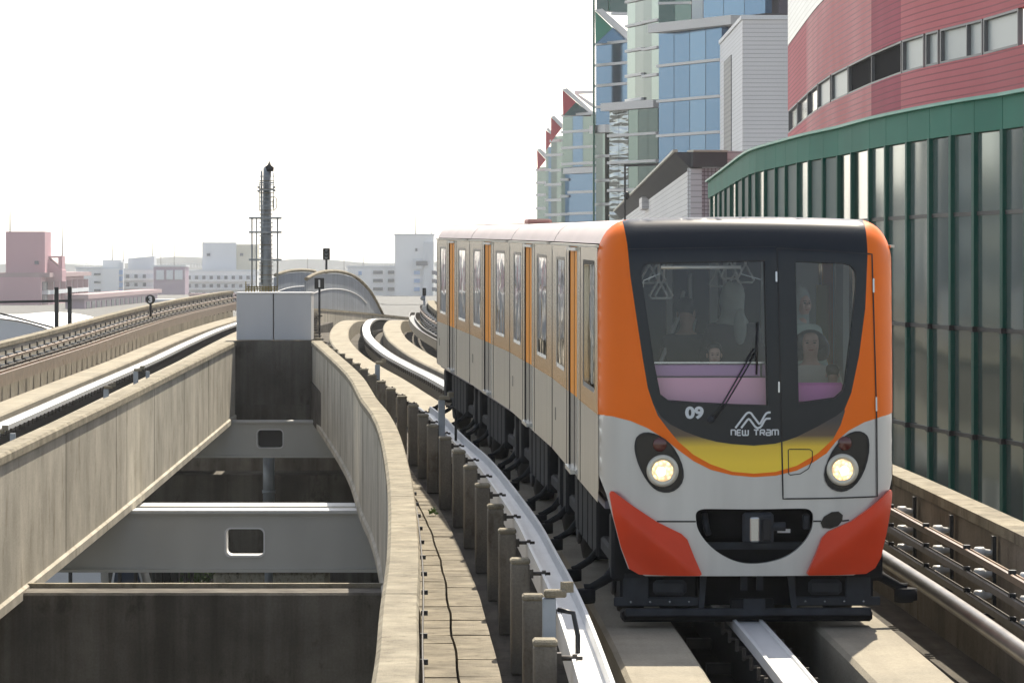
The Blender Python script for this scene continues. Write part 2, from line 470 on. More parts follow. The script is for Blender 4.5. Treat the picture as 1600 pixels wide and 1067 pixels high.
# end wall under the box
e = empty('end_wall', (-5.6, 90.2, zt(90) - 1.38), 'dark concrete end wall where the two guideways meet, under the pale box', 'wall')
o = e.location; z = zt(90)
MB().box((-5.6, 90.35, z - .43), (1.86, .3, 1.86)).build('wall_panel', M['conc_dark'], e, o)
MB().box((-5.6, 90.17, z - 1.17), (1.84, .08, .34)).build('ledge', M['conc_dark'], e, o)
# pale box
e = empty('panel_box', (-5.6, 90.9, z + .5), 'pale grey two-panel cabinet standing on the wall where the guideways meet', 'cabinet')
o = e.location; zc = z + .5 + .56
for s_, x in ((-1, -6.05), (1, -5.16)):
    MB().box((x + .03 * s_ * 0, 90.9, zc), (.86 if s_ < 0 else .875, 1.2, 1.10), bev=.015).build('panel', M['box_panel'], e, o)
MB().box((-5.61, 90.9, zc + .56), (1.80, 1.24, .03)).build('lid', M['white'], e, o)

# walkway slabs between curved wall and posts
wk = MB()
q = RT.q(7); q1 = RT.q(60)
while q < q1:
    L = .61
    p0, _ = RT.at(q, -1.92, -.30); p1, _ = RT.at(q + L - .006, -1.92, -.30)
    def wx(Y):
        pr = PWR.at(PWR.q(Y), .26)[0]; return pr.x
    l0, l1 = wx(p0.y), wx(p1.y)
    f = .48 + .03 * math.sin(p0.y * .35) + .012 * math.sin(p0.y * 2.1)
    if p0.x - l0 > .02:
        f1 = .48 + .03 * math.sin(p1.y * .35) + .012 * math.sin(p1.y * 2.1)
        g = .010
        if p0.x - l0 > .25:
            for (a0, a1, b0, b1) in ((l0, l1, l0 + (p0.x - l0) * f - g, l1 + (p1.x - l1) * f1 - g), (l0 + (p0.x - l0) * f + g, l1 + (p1.x - l1) * f1 + g, p0.x, p1.x)):
                dz = random.uniform(-.008, .006)
                wk.extr([(a0, p0.y, p0.z + dz), (b0, p0.y, p0.z + dz * .3), (b1, p1.y, p1.z + dz), (a1, p1.y, p1.z + dz)], (0, 0, -.10))
        else:
            wk.extr([(l0, p0.y, p0.z), (p0.x, p0.y, p0.z), (p1.x, p1.y, p1.z), (l1, p1.y, p1.z)], (0, 0, -.1))
    q += L
struct(wk, 'walkway', M['conc_walk'])
# bed below walkway, and floor where the posts stand
pts = [RT.at(RT.q(6) + i * 1.0)[0] for i in range(0, 86)]
mb = MB(); vs = []
for p in pts:
    l = PWR.at(PWR.q(min(p.y, 89.5)), .21)[0].x
    r = RT.at(RT.q(p.y), -2.04)[0].x
    vs += [(min(l, r - .02), p.y, p.z - .474), (r, p.y, p.z - .474), (r, p.y, p.z - 1.37), (min(l, r - .02), p.y, p.z - 1.37)]
fs = []
for i in range(len(pts) - 1):
    a = i * 4; b = a + 4
    for k in range(4): fs.append((a + k, a + (k + 1) % 4, b + (k + 1) % 4, b + k))
mb.add(vs, fs); struct(mb, 'walkway_bed', M['conc_deck'])

# guide beams (H section lying along the line)
def hbeam(T, d, Y0, Y1, top, name, m, label, w_=.22, h=.22, group=None):
    e = empty(name, T.at(T.q(Y0), d, top - h)[0], label, 'guide beam', group)
    f = .025; x = w_ / 2
    prof = [(-x, 0), (-x + f, 0), (-x + f, h * .42), (x - f, h * .42), (x - f, 0), (x, 0), (x, h), (x - f, h), (x - f, h * .56), (-x + f, h * .56), (-x + f, h), (-x, h)]
    MB().sweep(prof, T.off(d, top - h, Y0, Y1, .8)).build('beam', m, e, e.location)
    return e
gb = hbeam(RT, -1.44, 6, 60, .33, 'guide_beam', M['white_steel'], 'white steel guide beam between the concrete posts and the orange tram')
gb2 = hbeam(LT, -1.50, 20, 150, .40, 'guide_beam', M['rail_br'], 'weathered guide beam below the power rails of the empty guideway', h=.24)
gb3 = hbeam(RT, 1.50, 60, 225, .30, 'guide_beam', M['rail_dk'], 'weathered far guide beam curving up to the crest beyond the tram', h=.24)
e = empty('guide_pipe', RT.at(RT.q(6), 1.50, .2)[0], 'worn shiny guide pipe along the floor between the tram and the parapet', 'guide pipe')
MB().tube(RT.off(1.5, .24, 6, 60, .8), .065, 14).build('pipe', M['rail_chrome'], e, e.location)

# concrete posts carrying the white guide beam
q = RT.q(7.0); k = 0
Lab = 'square concrete post with a sunlit cap holding the white guide beam'
proto = None
def ordinal(n):
    one = ['first', 'second', 'third', 'fourth', 'fifth', 'sixth', 'seventh', 'eighth', 'ninth', 'tenth', 'eleventh', 'twelfth', 'thirteenth', 'fourteenth', 'fifteenth', 'sixteenth', 'seventeenth', 'eighteenth', 'nineteenth']
    if n < 20: return one[n - 1]
    tens = {2: ('twenty', 'twentieth'), 3: ('thirty', 'thirtieth'), 4: ('forty', 'fortieth'), 5: ('fifty', 'fiftieth')}[n // 10]
    return tens[1] if n % 10 == 0 else tens[0] + '-' + one[n % 10 - 1]
import itertools
qs = []
qq = RT.q(27.6) - 3.05 * 2
while qq < RT.q(128):
    if RT.at(qq)[0].y > 7: qs.append(qq)
    qq += 3.05
for qq in qs:
    p, t = RT.at(qq, -1.72, -.47); rz = math.atan2(-t.x, t.y)
    if proto is None:
        proto = empty('guide_post', (0, 0, 0), Lab, 'post', 'concrete posts along the white guide beam')
        MB().box((0, 0, .44), (.15, .20, .88), bev=.012).build('shaft', M['conc_post'], proto)
        MB().box((0, 0, .90), (.158, .208, .045), bev=.014).build('cap', M['conc_top'], proto)  # paler concrete than the shaft: the lit top put into the colour
        b = MB().box((.13, -.02, .80), (.14, .035, .03)).box((.09, -.02, .80), (.03, .07, .07)).box((.19, -.02, .80), (.03, .05, .05))
        b.tube([(.08, -.035, .80), (.24, -.035, .80)], .014, 6); b.build('bracket', M['rail_dk'], proto)
        po = proto
    else:
        po = copy_tree(proto)
    po.location = p; po.rotation_euler = (0, 0, rz)
    n_ = qs.index(qq) - 1
    po['label'] = 'square concrete post beside the near sensor post, its foot outside the frame' if n_ == 0 else ('low concrete post just in front of the near sensor post' if n_ < 0 else '%s square concrete post beyond the near sensor post, beside the white guide beam' % ordinal(n_))

# parapet on the tram's right, parapet on the far left line
def parapet(T, d, sgn, Y0, Y1, label, h=.75, base=-.47, joint=9.0):
    e = empty('parapet', T.at(T.q(Y0), d, base)[0], label, 'parapet')
    o = e.location
    prof = [(0, base), (0, h - .09), (.18 * sgn, h - .09), (.18 * sgn, base)]
    cop = [(-.02 * sgn, h - .088), (-.02 * sgn, h), (.22 * sgn, h), (.22 * sgn, h - .088)]
    outer = [(.183 * sgn, base + .2), (.183 * sgn, -1.38), (.0, -1.38), (.0, base - .002), (.15 * sgn, base - .002)]
    q0, q1 = T.q(Y0), T.q(Y1); n = max(1, round((q1 - q0) / joint))
    for i in range(n):
        a, b = q0 + (q1 - q0) * i / n + .012, q0 + (q1 - q0) * (i + 1) / n - .012
        pts = [T.at(a + (b - a) * j / 8, d, 0)[0] for j in range(9)]
        MB().sweep(prof, pts).build('wall_panel', M['conc_wall'] if sgn < 0 else M['conc_par'], e, o)
        MB().sweep(cop, pts).build('coping', M['conc_top'], e, o)
    MB().sweep([(.16 * sgn, base), (.16 * sgn, -1.38), (.0, -1.38), (.0, base - .004)], T.off(d + .01 * sgn, 0, Y0, Y1, 2)).build('girder_side', M['conc_wall'], e, o)
    return e
M['conc_par'] = concrete('concrete parapet', (.33, .29, .235), (.21, .185, .15), (.55, .5, .45), streak=(1.6, 1.2, .12), lo=.32, hi=.6, stf=.6)
parapet(RT, 2.05, 1, 10, 222, 'streaked concrete parapet with pale coping beyond the tram, below the green glass wall')
parapet(LT, -2.30, -1, 24, 150, 'long curving weathered concrete parapet behind the power rails of the empty guideway')
parapet(RT, -2.15, -1, 112, 205, 'low curved parapet on the outside of the bend near the grey noise barrier', h=.45)

# conductor rails with white insulators
def power(T, d, sgn, Y0, Y1, label, sp=2.25, sub=True):
    e = empty('power_rail', T.at(T.q(Y0), d, 0)[0], label, 'power rails')
    o = e.location
    for h, mm in ((.50, M['rail_br']), (.33, M['rail_dk']), (.16, M['rail_dk'])):
        MB().sweep([(-.03, h), (-.03, h + .05), (-.012, h + .055), (-.012, h + .04), (.012, h + .04), (.012, h + .055), (.03, h + .05), (.03, h)], T.off(d, 0, Y0, Y1, .8)).build('rail', mm, e, o)
    q, q1 = T.q(Y0) + .5, T.q(Y1); proto_ = None; k = 0
    stuffmb = MB(); stuffd = MB()
    while q < q1:
        p, t = T.at(q, d, 0); rz = math.atan2(-t.x, t.y)
        if k < 24 and sub:
            if proto_ is None:
                br = MB().box((.21 * sgn, 0, .34), (.03, .08, .62)).box((.17 * sgn, 0, .02), (.1, .08, .04)).build('bracket', M['dark_steel'], e)
                for h in (.52, .35, .18):
                    i_ = MB().lathe([(.028, .05), (.045, .06), (.045, .13), (.03, .14), (.025, .17), (.02, .20)] if sgn > 0 else [(.02, -.20), (.025, -.17), (.03, -.14), (.045, -.13), (.045, -.06), (.028, -.05)], (0, 0, h), 'X', 12).build('insulator', M['insul'], br)
                    MB().box((-.005 * sgn, 0, h + .035), (.05, .07, .05)).build('clip', M['dark_steel'], i_)
                proto_ = br; b = br
            else:
                b = copy_tree(proto_, e)
            b.location = p - o; b.rotation_euler = (0, 0, rz)
        else:
            for h in (.52, .35, .18):
                a, _ = T.at(q, d + .11 * sgn, h); stuffmb.box(a, (.13, .09, .09), rz)
                a, _ = T.at(q, d, h + .035); stuffd.box(a, (.06, .08, .05), rz)
            a, _ = T.at(q, d + .21 * sgn, .3); stuffd.box(a, (.03, .09, .66), rz)
        q += sp; k += 1
    if stuffmb.v:
        s_ = stuffmb.build('insulator', M['insul'], e, o); s_['kind'] = 'stuff'
        s_ = stuffd.build('clip', M['dark_steel'], e, o); s_['kind'] = 'stuff'
power(RT, 1.80, 1, 14, 222, 'three brown and black power rails on white insulators beside the tram and its parapet')
power(LT, -1.92, -1, 30, 150, 'triple power rails on dark brackets along the parapet of the empty guideway', sp=1.5)

# grey cross beams between the girders, with rounded rectangular openings
def rrect(cx, cz, w_, h, r, n=5):
    pts = []
    for qx, qz, a0 in ((1, 1, 0), (-1, 1, 90), (-1, -1, 180), (1, -1, 270)):
        for i in range(n + 1):
            a = R(a0 + 90 * i / n)
            pts.append((cx + qx * (w_ / 2 - r) + r * math.cos(a), cz + qz * (h / 2 - r) + r * math.sin(a)))
    return pts
def cdt(outline, holes, inner=()):
    vs = [Vector(p) for p in outline]; es = [(i, (i + 1) % len(outline)) for i in range(len(outline))]
    for h in holes:
        b = len(vs); vs += [Vector(p) for p in h]; es += [(b + i, b + (i + 1) % len(h)) for i in range(len(h))]
    vs += [Vector(p) for p in inner]
    r = delaunay_2d_cdt(vs, es, [], 1, 1e-6)
    V = [tuple(v) for v in r[0]]; fs = []
    for f in r[2]:
        c = (sum(V[i][0] for i in f) / len(f), sum(V[i][1] for i in f) / len(f))
        if not any(inside(c, h) for h in holes): fs.append(tuple(f))
    return V, fs
def inside(p, poly):
    x, y = p; c = False; n = len(poly)
    for i in range(n):
        x1, y1 = poly[i]; x2, y2 = poly[(i + 1) % n]
        if (y1 > y) != (y2 > y) and x < (x2 - x1) * (y - y1) / (y2 - y1) + x1: c = not c
    return c
def cross_beam(label, Y, x0, x1, ztop, h, hole, dep=.35, light=False):
    e = empty('cross_beam', ((x0 + x1) / 2, Y, ztop - h), label, 'steel beam'); o = e.location
    hc = rrect(*hole)
    v2, f2 = cdt([(x0, ztop - h), (x1, ztop - h), (x1, ztop - .05), (x0, ztop - .05)], [hc])
    mb = MB()
    for yy in (Y, Y + dep):
        mb.add([(x, yy, z_) for x, z_ in v2], f2)
    mb.build('web', M['beam_gray'], e, o, fix=True)
    MB().box(((x0 + x1) / 2, Y + dep / 2, ztop - .025), (x1 - x0, dep + .16, .05)).build('top_flange', M['beam_lt'], e, o)
    MB().box(((x0 + x1) / 2, Y + dep / 2, ztop - h - .025), (x1 - x0, dep + .16, .05)).build('bottom_flange', M['beam_gray'], e, o)
    fr = MB(); n = len(hc)
    hi = [(hole[0] + (x - hole[0]) * .93, hole[1] + (z_ - hole[1]) * .90) for x, z_ in hc]
    vs = [(x, Y - .02, z_) for x, z_ in hc] + [(x, Y - .02, z_) for x, z_ in hi] + [(x, Y + dep * .9, z_) for x, z_ in hc] + [(x, Y + dep * .9, z_) for x, z_ in hi]
    fs = []
    for i in range(n):
        j = (i + 1) % n
        fs += [(i, j, n + j, n + i), (n + i, n + j, 3 * n + j, 3 * n + i), (i, 2 * n + i, 2 * n + j, j), (2 * n + i, 3 * n + i, 3 * n + j, 2 * n + j)]
    fr.add(vs, fs); fr.build('opening_frame', M['white'], e, o)
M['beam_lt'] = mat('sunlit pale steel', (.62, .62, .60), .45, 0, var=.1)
def XZ(px, py, Y): v = W(px, py, Y); return v.x, v.z
x0, zz = XZ(250, 657, 88.3); x1, _ = XZ(560, 657, 88.3); hx, hz = XZ(422, 685.5, 88.3)
cross_beam('grey steel cross beam with a dark opening, under the end wall', 88.3, x0, x1, zz, .80, (hx, hz, .62, .45, .09))
MB_b = MB().box((hx, 88.6, hz), (1.1, .04, .72))  # black sheet put in as the shade inside the opening
MB_b.build('hole_shade', M['black'], bpy.data.objects['cross_beam'], bpy.data.objects['cross_beam'].location)
x0, zz = XZ(60, 797, 61); x1, _ = XZ(640, 797, 61); hx, hz = XZ(382.5, 847, 61)
cross_beam('nearer grey steel cross beam with a white-rimmed opening and sunlit top flange', 61, x0, x1, zz, .93, (hx, hz, .64, .47, .09), dep=.5)
e_ = MB().box(((x0 + x1) / 2, 62.9, zz - .05), (x1 - x0, .9, .05))
lone(e_, 'cable_tray', M['beam_lt'], 'thin pale steel tray lying behind the nearer cross beam', 'cable tray')
# piers
def pier(label, Y, x0, x1, ztop, h, dep, col=None, m=None, top=None):
    e = empty('viaduct_pier', ((x0 + x1) / 2, Y + dep / 2, 0), label, 'pier'); o = e.location
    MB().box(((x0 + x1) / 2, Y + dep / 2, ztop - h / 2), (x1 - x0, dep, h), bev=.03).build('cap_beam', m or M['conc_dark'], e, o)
    if top:
        MB().box(((x0 + x1) / 2, Y + dep / 2 + .1, ztop + .04), (x1 - x0 - .3, dep - .3, .08)).build('bearing_shelf', M['conc_top'], e, o)
    for c in (col or []):
        MB().box((c[0], Y + dep / 2, (ztop - h) / 2 - .01), (c[1], dep * .8, ztop - h + .02), bev=.08).build('column', c[2] if len(c) > 2 else M['conc_walk'], e, o)
zb = W(0, 926, 46).z
pier('broad dark stained concrete pier cap in the gap nearest the camera', 46, -10.5, 3.6, zb, 2.6, 1.0, [(-8.4, 1.6), (.9, 1.6)])
MB_ = MB().box((-3.2, 46.75, zb + .03), (5.4, .12, .05))  # pale strip stands in for a streak of sun on the cap
lone(MB_, 'sun_streak', M['conc_top'], 'thin pale strip put in as the sun streak along the top of the nearest pier cap', 'strip')
zb = W(0, 741, 92).z
M['conc_vine'] = concrete('pier concrete with dry vines', (.46, .42, .33), (.36, .33, .26), (.12, .11, .10), streak=(5, 5, 3), sc=2.5, lo=.35, hi=.5)
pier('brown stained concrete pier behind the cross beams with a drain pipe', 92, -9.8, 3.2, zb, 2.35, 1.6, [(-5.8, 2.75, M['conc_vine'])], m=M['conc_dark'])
pier('farther dark pier added to darken the slot below the upper cross beam', 134, -14, 6, CAMZ - 5.6, 2.3, 1.6, [(-7.5, 2.0), (3, 2.0)])  # added so the slot stays dark against the bright ground behind
p = W(420, 718, 91.2)
e = empty('drain_pipe', (p.x, 91.2, p.z - 2.6), 'grey drain pipe dropping in front of the brown pier between the cross beams', 'pipe')
MB().tube([(p.x, 91.2, p.z + .3), (p.x, 91.2, p.z - 1.0)], .14, 14).build('pipe', M['gray_post'], e, e.location)
MB().tube([(p.x, 91.2, p.z - .72), (p.x, 91.2, p.z - .80)], .16, 14).build('collar', M['gray_post'], e, e.location)
MB().tube([(p.x, 91.2, p.z - 1.0), (p.x, 91.2, p.z - 3.2)], .10, 12).build('lower_pipe', M['gray_post'], e, e.location)

# sensor posts
def sensor(px, py, T, d, Ytop, h, label, m='gray_post', base=.0, twin=False, cable=False):
    p, t = T.at(T.q(Ytop), d, 0); rz = math.atan2(-t.x, t.y)
    e = empty('sensor_post', (p.x, p.y, p.z + base), label, 'post', rz=rz)
    MB().box((0, 0, h / 2), (.09, .09, h), bev=.006).build('post', M[m], e)
    if twin: MB().box((.22, .05, h / 2), (.07, .07, h)).build('post', M[m], e)
    MB().box((.04, 0, h + .03), (.15, .12, .05), bev=.01).box((.12, .02, h + .07), (.07, .06, .07), rz=.4).build('head', M['conc_top'], e)
    if cable:
        MB().tube([(.06, 0, h - .08), (.16, -.02, h - .1), (.19, -.03, h - .25), (.19, -.03, .02)], .018, 7).build('cable', M['black'], e)
    return e
sensor(0, 0, RT, -1.66, 25.6, 1.05, 'near grey steel post with a sensor head and black cable clamped beside the white beam', base=-.45, cable=True)
sensor(0, 0, RT, -1.60, 51.6, 1.25, 'slim grey post with a pale sensor head standing near the tram tail', base=-.47, cable=True)
sensor(0, 0, RT, -1.62, 70.0, 1.1, 'small grey post with sensor box standing by the crest side of the post row', base=-.47)
sensor(0, 0, LT, 1.05, 50.0, .62, 'grey twin-leg sensor bracket near the lower end of the sloping coping', base=-.2, twin=True)
sensor(0, 0, LT, 1.05, 66.0, .55, 'squat grey sensor box behind the middle of the sloping coping', base=-.2)
sensor(0, 0, LT, 1.05, 72.5, .62, 'grey sensor bracket farthest up the sloping coping', base=-.2, twin=True)

# route number boards and signal
def board(px, py, Y, txt, round_, label, zb):
    p = W(px, py, Y)
    e = empty('number_sign', (p.x, Y, zb), label, 'sign'); o = e.location
    MB().tube([(p.x, Y + .04, zb), (p.x, Y + .04, p.z)], .035, 8).build('pole', M['black'], e, o)
    if round_: MB().lathe([(.14, -.02), (.14, .02)], (p.x, Y, p.z), 'Y', 24).build('plate', M['black'], e, o)
    else: MB().box((p.x, Y, p.z), (.30, .05, .34), bev=.01).build('plate', M['black'], e, o)
    tm = textmb(txt, .24 if round_ else .30, bold=.012)
    mb = MB(); mb.add([(p.x + v[0], Y - .035, p.z + v[1]) for v in tm[0]], tm[1]); mb.build('numeral', M['white'], e, o, fix=False)
def textmb(txt, size, bold=0.0, spacing=1.0):
    c = bpy.data.curves.new('t', 'FONT'); c.body = txt; c.size = size; c.offset = bold; c.align_x = 'CENTER'; c.align_y = 'CENTER'; c.space_character = spacing
    c.extrude = 0; c.resolution_u = 4
    o = bpy.data.objects.new('t', c); COL.objects.link(o)
    dg = bpy.context.evaluated_depsgraph_get(); me = o.evaluated_get(dg).to_mesh()
    v = [tuple(x.co) for x in me.vertices]; f = [tuple(p.vertices) for p in me.polygons]
    o.evaluated_get(dg).to_mesh_clear(); bpy.data.objects.remove(o); bpy.data.curves.remove(c)
    cx = (min(a[0] for a in v) + max(a[0] for a in v)) / 2; cy = (min(a[1] for a in v) + max(a[1] for a in v)) / 2
    return [(a[0] - cx, a[1] - cy) for a in v], f
board(499, 443, 118, '1', False, 'black square sign with a white 1 on a thin pole by the bend', zt(118) - .3)
board(235, 468, 112, '3', True, 'round black sign with a white 3 on the long curving parapet', W(235, 468, 112).z - .5)
# signal above the barrier
p = W(510, 397, 165)
e = empty('track_signal', (p.x, 165, zt(165)), 'small black signal with hooded lamps on a slim pole above the grey barrier', 'signal'); o = e.location
MB().tube([(p.x, 165, zt(165)), (p.x, 165, p.z)], .05, 8).build('pole', M['dark_steel'], e, o)
MB().box((p.x, 165, p.z), (.30, .2, .50), bev=.03).build('housing', M['black'], e, o)
for k in (-1, 0, 1):
    MB().box((p.x, 164.82, p.z + k * .16 + .05), (.26, .18, .03)).build('hood', M['dark_steel'], e, o)
    MB().lathe([(.055, -.02), (.06, 0)], (p.x, 164.9, p.z + k * .16), 'Y', 12).build('lens', M['gray_post'], e, o)
p = W(663, 456, 168)
e = empty('track_signal', (p.x, 168, zt(168) + .5), 'little black signal on the end of the parapet right beside the tram tail', 'signal'); o = e.location
MB().tube([(p.x, 168, zt(168)), (p.x, 168, p.z)], .05, 8).build('pole', M['gray_post'], e, o)
MB().box((p.x, 168, p.z), (.16, .15, .34), bev=.02).build('housing', M['black'], e, o)
MB().lathe([(.11, -.03), (.11, .03)], (p.x - .06, 167.8, p.z - .28), 'Y', 16).build('reflector', M['gray_post'], e, o)

# grey noise barriers round the bend
M['barrier'] = mat('barrier sheet', (.30, .33, .37), .5, 0, var=.25, scale=1.2, stretch=(1, 1, .1))
def barrier(pts, label, zb=-1.2):
    V = [W(px, py, Y) for Y, px, py in pts]
    P = Path([tuple(v) for v in V], .6)
    e = empty('noise_barrier', (V[0].x, V[0].y, zt(V[0].y) - .4), label, 'noise barrier'); o = e.location
    n = int(P.s[-1] / .95)
    for i in range(n):
        a, _ = P.at(P.s[-1] * (i + .02) / n); b, _ = P.at(P.s[-1] * (i + .98) / n)
        d = (b - a); d.z = 0; d.normalize(); nn = Vector((-d.y, d.x, 0)) * .06
        za = [zt(a.y) - 1.2, zt(b.y) - 1.2]
        MB().extr([(a.x, a.y, za[0]), (b.x, b.y, za[1]), (b.x, b.y, b.z - .1), (a.x, a.y, a.z - .1)], nn).build('sheet', M['barrier'], e, o)
    MB().tube([v for v in P.p[::2]] , .075, 8).build('top_rail', M['conc_top'], e, o)
    mid = [Vector((v.x, v.y - .06, v.z - .75 - .15 * math.sin(i * .0))) for i, v in enumerate(P.p[::2])]
    MB().tube(mid[:int(len(mid) * .8)], .02, 6).build('handrail', M['white'], e, o)
barrier([(150, 478, 436), (156, 495, 427.5), (162, 515, 424), (168, 538, 426), (174, 560, 436), (180, 581, 459), (186, 601, 497)], 'tall grey curved noise barrier sweeping down round the bend, the nearer one')
barrier([(168, 430, 430), (172, 446, 425), (176, 462, 422.5), (180, 480, 422.5), (184, 492, 424)], 'grey curved noise barrier partly hidden behind the mast and the taller barrier')
# ------------------------------------------------------------------ the tram
def ellipsoid_mb(c, r, nu=16, nv=12):
    mb = MB(); vs = []; fs = []
    for i in range(nv + 1):
        a = math.pi * i / nv - math.pi / 2
        for k in range(nu):
            b = 2 * math.pi * k / nu
            vs.append((c[0] + r[0] * math.cos(a) * math.cos(b), c[1] + r[1] * math.cos(a) * math.sin(b), c[2] + r[2] * math.sin(a)))
    for i in range(nv):
        for k in range(nu):
            fs.append((i * nu + k, i * nu + (k + 1) % nu, (i + 1) * nu + (k + 1) % nu, (i + 1) * nu + k))
    return mb.add(vs, fs, 0, True)
M['orange'] = mat('orange paint', (.94, .185, .009), .42, 0, spec=.2, coat=.05, world=False, var=.05, scale=2)
M['navy'] = mat('gloss dark surround', (.014, .018, .024), .22, 0, spec=.3, coat=.06)
M['silver'] = mat('silver front paint', (.55, .55, .54), .36, .45, coat=.15, var=.10, scale=1.4, stretch=(4, 1, .4), world=False)
M['red'] = mat('red bumper', (.74, .060, .014), .4, 0, spec=.25, coat=.08, var=.1, scale=3, world=False)
M['roofw'] = mat('pinkish white roof', (.62, .53, .51), .6, 0, var=.12, scale=1.5, stretch=(3, .4, 1), world=False)
M['steel_lo'] = mat('brushed stainless', (.58, .56, .51), .34, .75, var=.18, scale=3, stretch=(1, 6, .25), world=False)
M['seam'] = mat('dark seam', (.01, .01, .012), .6)
M['door_or'] = mat('orange door', (.88, .32, .015), .5, 0, spec=.12)
M['door_lo'] = mat('door lower steel', (.25, .235, .21), .45, .5)
M['win'] = mirror_glass('side window glass', (.20, .205, .20), .03, .012, 2.2, 1.0)
M['winframe'] = mat('window gasket', (.03, .03, .03), .5)
M['glassf'] = glass('windscreen glass', (.90, .93, .96), .03, .01)
M['glass_in'] = glass('tinted side glass', (.75, .78, .80), .12, .02)
def steel_up():
    m = mat('stainless with orange dot gradient', (.60, .57, .52), .26, .8, world=False)
    n = m.node_tree.nodes; l = m.node_tree.links; b = n['Principled BSDF']
    tc = n.new('ShaderNodeTexCoord'); sp = n.new('ShaderNodeSeparateXYZ'); l.new(tc.outputs['Object'], sp.inputs[0])
    mr = n.new('ShaderNodeMapRange'); mr.inputs[1].default_value = 1.62; mr.inputs[2].default_value = 2.35; mr.inputs[3].default_value = 1; mr.inputs[4].default_value = 0
    l.new(sp.outputs['Z'], mr.inputs[0])
    nz = n.new('ShaderNodeTexNoise'); nz.inputs['Scale'].default_value = 5; mp = n.new('ShaderNodeMapping'); mp.inputs['Scale'].default_value = (1, 3, .6)
    l.new(tc.outputs['Object'], mp.inputs[0]); l.new(mp.outputs[0], nz.inputs[0])
    ml = n.new('ShaderNodeMath'); ml.operation = 'MULTIPLY'; l.new(mr.outputs[0], ml.inputs[0]); ml.inputs[1].default_value = .85
    a2 = n.new('ShaderNodeMath'); a2.operation = 'MULTIPLY_ADD'; a2.inputs[1].default_value = .5; a2.inputs[2].default_value = -.2; l.new(nz.outputs[0], a2.inputs[0])
    a3 = n.new('ShaderNodeMath'); a3.operation = 'ADD'; a3.use_clamp = True; l.new(ml.outputs[0], a3.inputs[0]); l.new(a2.outputs[0], a3.inputs[1])
    x = n.new('ShaderNodeMix'); x.data_type = 'RGBA'; l.new(a3.outputs[0], x.inputs[0])
    x.inputs[6].default_value = (.70, .64, .53, 1); x.inputs[7].default_value = (.74, .42, .13, 1); l.new(x.outputs[2], b.inputs['Base Color'])
    return m
M['steel_up'] = steel_up()
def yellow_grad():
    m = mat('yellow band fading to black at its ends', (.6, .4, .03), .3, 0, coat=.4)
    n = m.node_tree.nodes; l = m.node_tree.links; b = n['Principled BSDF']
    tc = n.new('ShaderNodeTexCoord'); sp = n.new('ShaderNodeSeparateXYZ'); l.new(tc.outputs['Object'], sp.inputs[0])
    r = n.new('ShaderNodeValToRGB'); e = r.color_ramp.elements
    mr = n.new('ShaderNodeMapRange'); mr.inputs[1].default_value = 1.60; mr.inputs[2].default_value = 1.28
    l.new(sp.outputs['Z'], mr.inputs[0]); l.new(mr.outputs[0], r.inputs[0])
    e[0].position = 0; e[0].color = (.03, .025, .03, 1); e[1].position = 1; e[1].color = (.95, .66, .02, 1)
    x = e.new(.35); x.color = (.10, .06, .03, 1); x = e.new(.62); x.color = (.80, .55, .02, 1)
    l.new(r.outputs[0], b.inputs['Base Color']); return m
M['yellow'] = yellow_grad()
M['lamp_on'] = mat('lit headlamp', (.9, .8, .6), .3, emis=(1.0, .62, .28), es=1.1)
_n = M['lamp_on'].node_tree; _v = _n.nodes.new('ShaderNodeTexVoronoi'); _v.inputs['Scale'].default_value = 34; _t = _n.nodes.new('ShaderNodeTexCoord')
_r = _n.nodes.new('ShaderNodeMapRange'); _r.inputs[3].default_value = 1.9; _r.inputs[4].default_value = .35; _r.inputs[2].default_value = .7
_n.links.new(_t.outputs['Object'], _v.inputs['Vector']); _n.links.new(_v.outputs['Distance'], _r.inputs[0]); _n.links.new(_r.outputs[0], _n.nodes['Principled BSDF'].inputs['Emission Strength'])
M['lamp_hot'] = mat('headlamp filament glow', (1, 1, 1), .3, emis=(1.0, .9, .65), es=4)
M['lamp_rim'] = mat('headlamp rim', (.62, .60, .52), .3, .3)
M['lamp_dk'] = mat('headlamp housing', (.018, .017, .016), .2, 0, spec=.3, coat=.1)
M['lens_red'] = mat('unlit red lens', (.09, .015, .012), .15, coat=.7)
M['int_wall'] = mat('interior lining', (.72, .78, .76), .6)
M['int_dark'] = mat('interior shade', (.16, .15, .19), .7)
M['pink'] = mat('pink seat panel', (.96, .50, .70), .5)
M['purple'] = mat('purple top pad', (.50, .28, .52), .5)
M['magenta'] = mat('magenta seat', (.62, .16, .50), .55)
M['strap'] = mat('strap plastic', (.60, .64, .62), .4)
M['chrome'] = mat('bright steel', (.55, .57, .58), .25, .8)

Hh = 3.16; WB = 1.144; RC = .25; RTT = .30; DD = .30
def fx(px): return (px - 1163.5) / 204.1
def fz(py): return (985 - py) / 204.1
def FP(lst): return [(fx(a), fz(b)) for a, b in lst]
def htop(x): return Hh - .03 * (x / 1.1) ** 2
def lean(z): return .075 * max(0, z - .4) / 2.7 + .05 * max(0, z - 1.5) ** 2 / 2
def front_y(x, z):
    t = max(0, (abs(x) - (WB - RC)) / RC)
    tz = max(0, (z - (htop(x) - RTT)) / RTT)
    r = math.sqrt(t * t + tz * tz)
    r = min(1, r)
    return lean(z) + .07 * (x / WB) ** 2 + DD * (1 - math.sqrt(max(0, 1 - r * r)))
def surfn(x, z):
    h = .0015
    def g(a, b_):
        return max(-6, min(6, (front_y(*b_) - front_y(*a)) / (2 * h)))
    n = Vector((g((x - h, z), (x + h, z)), -1, g((x, z - h), (x, z + h))))
    return n.normalized()
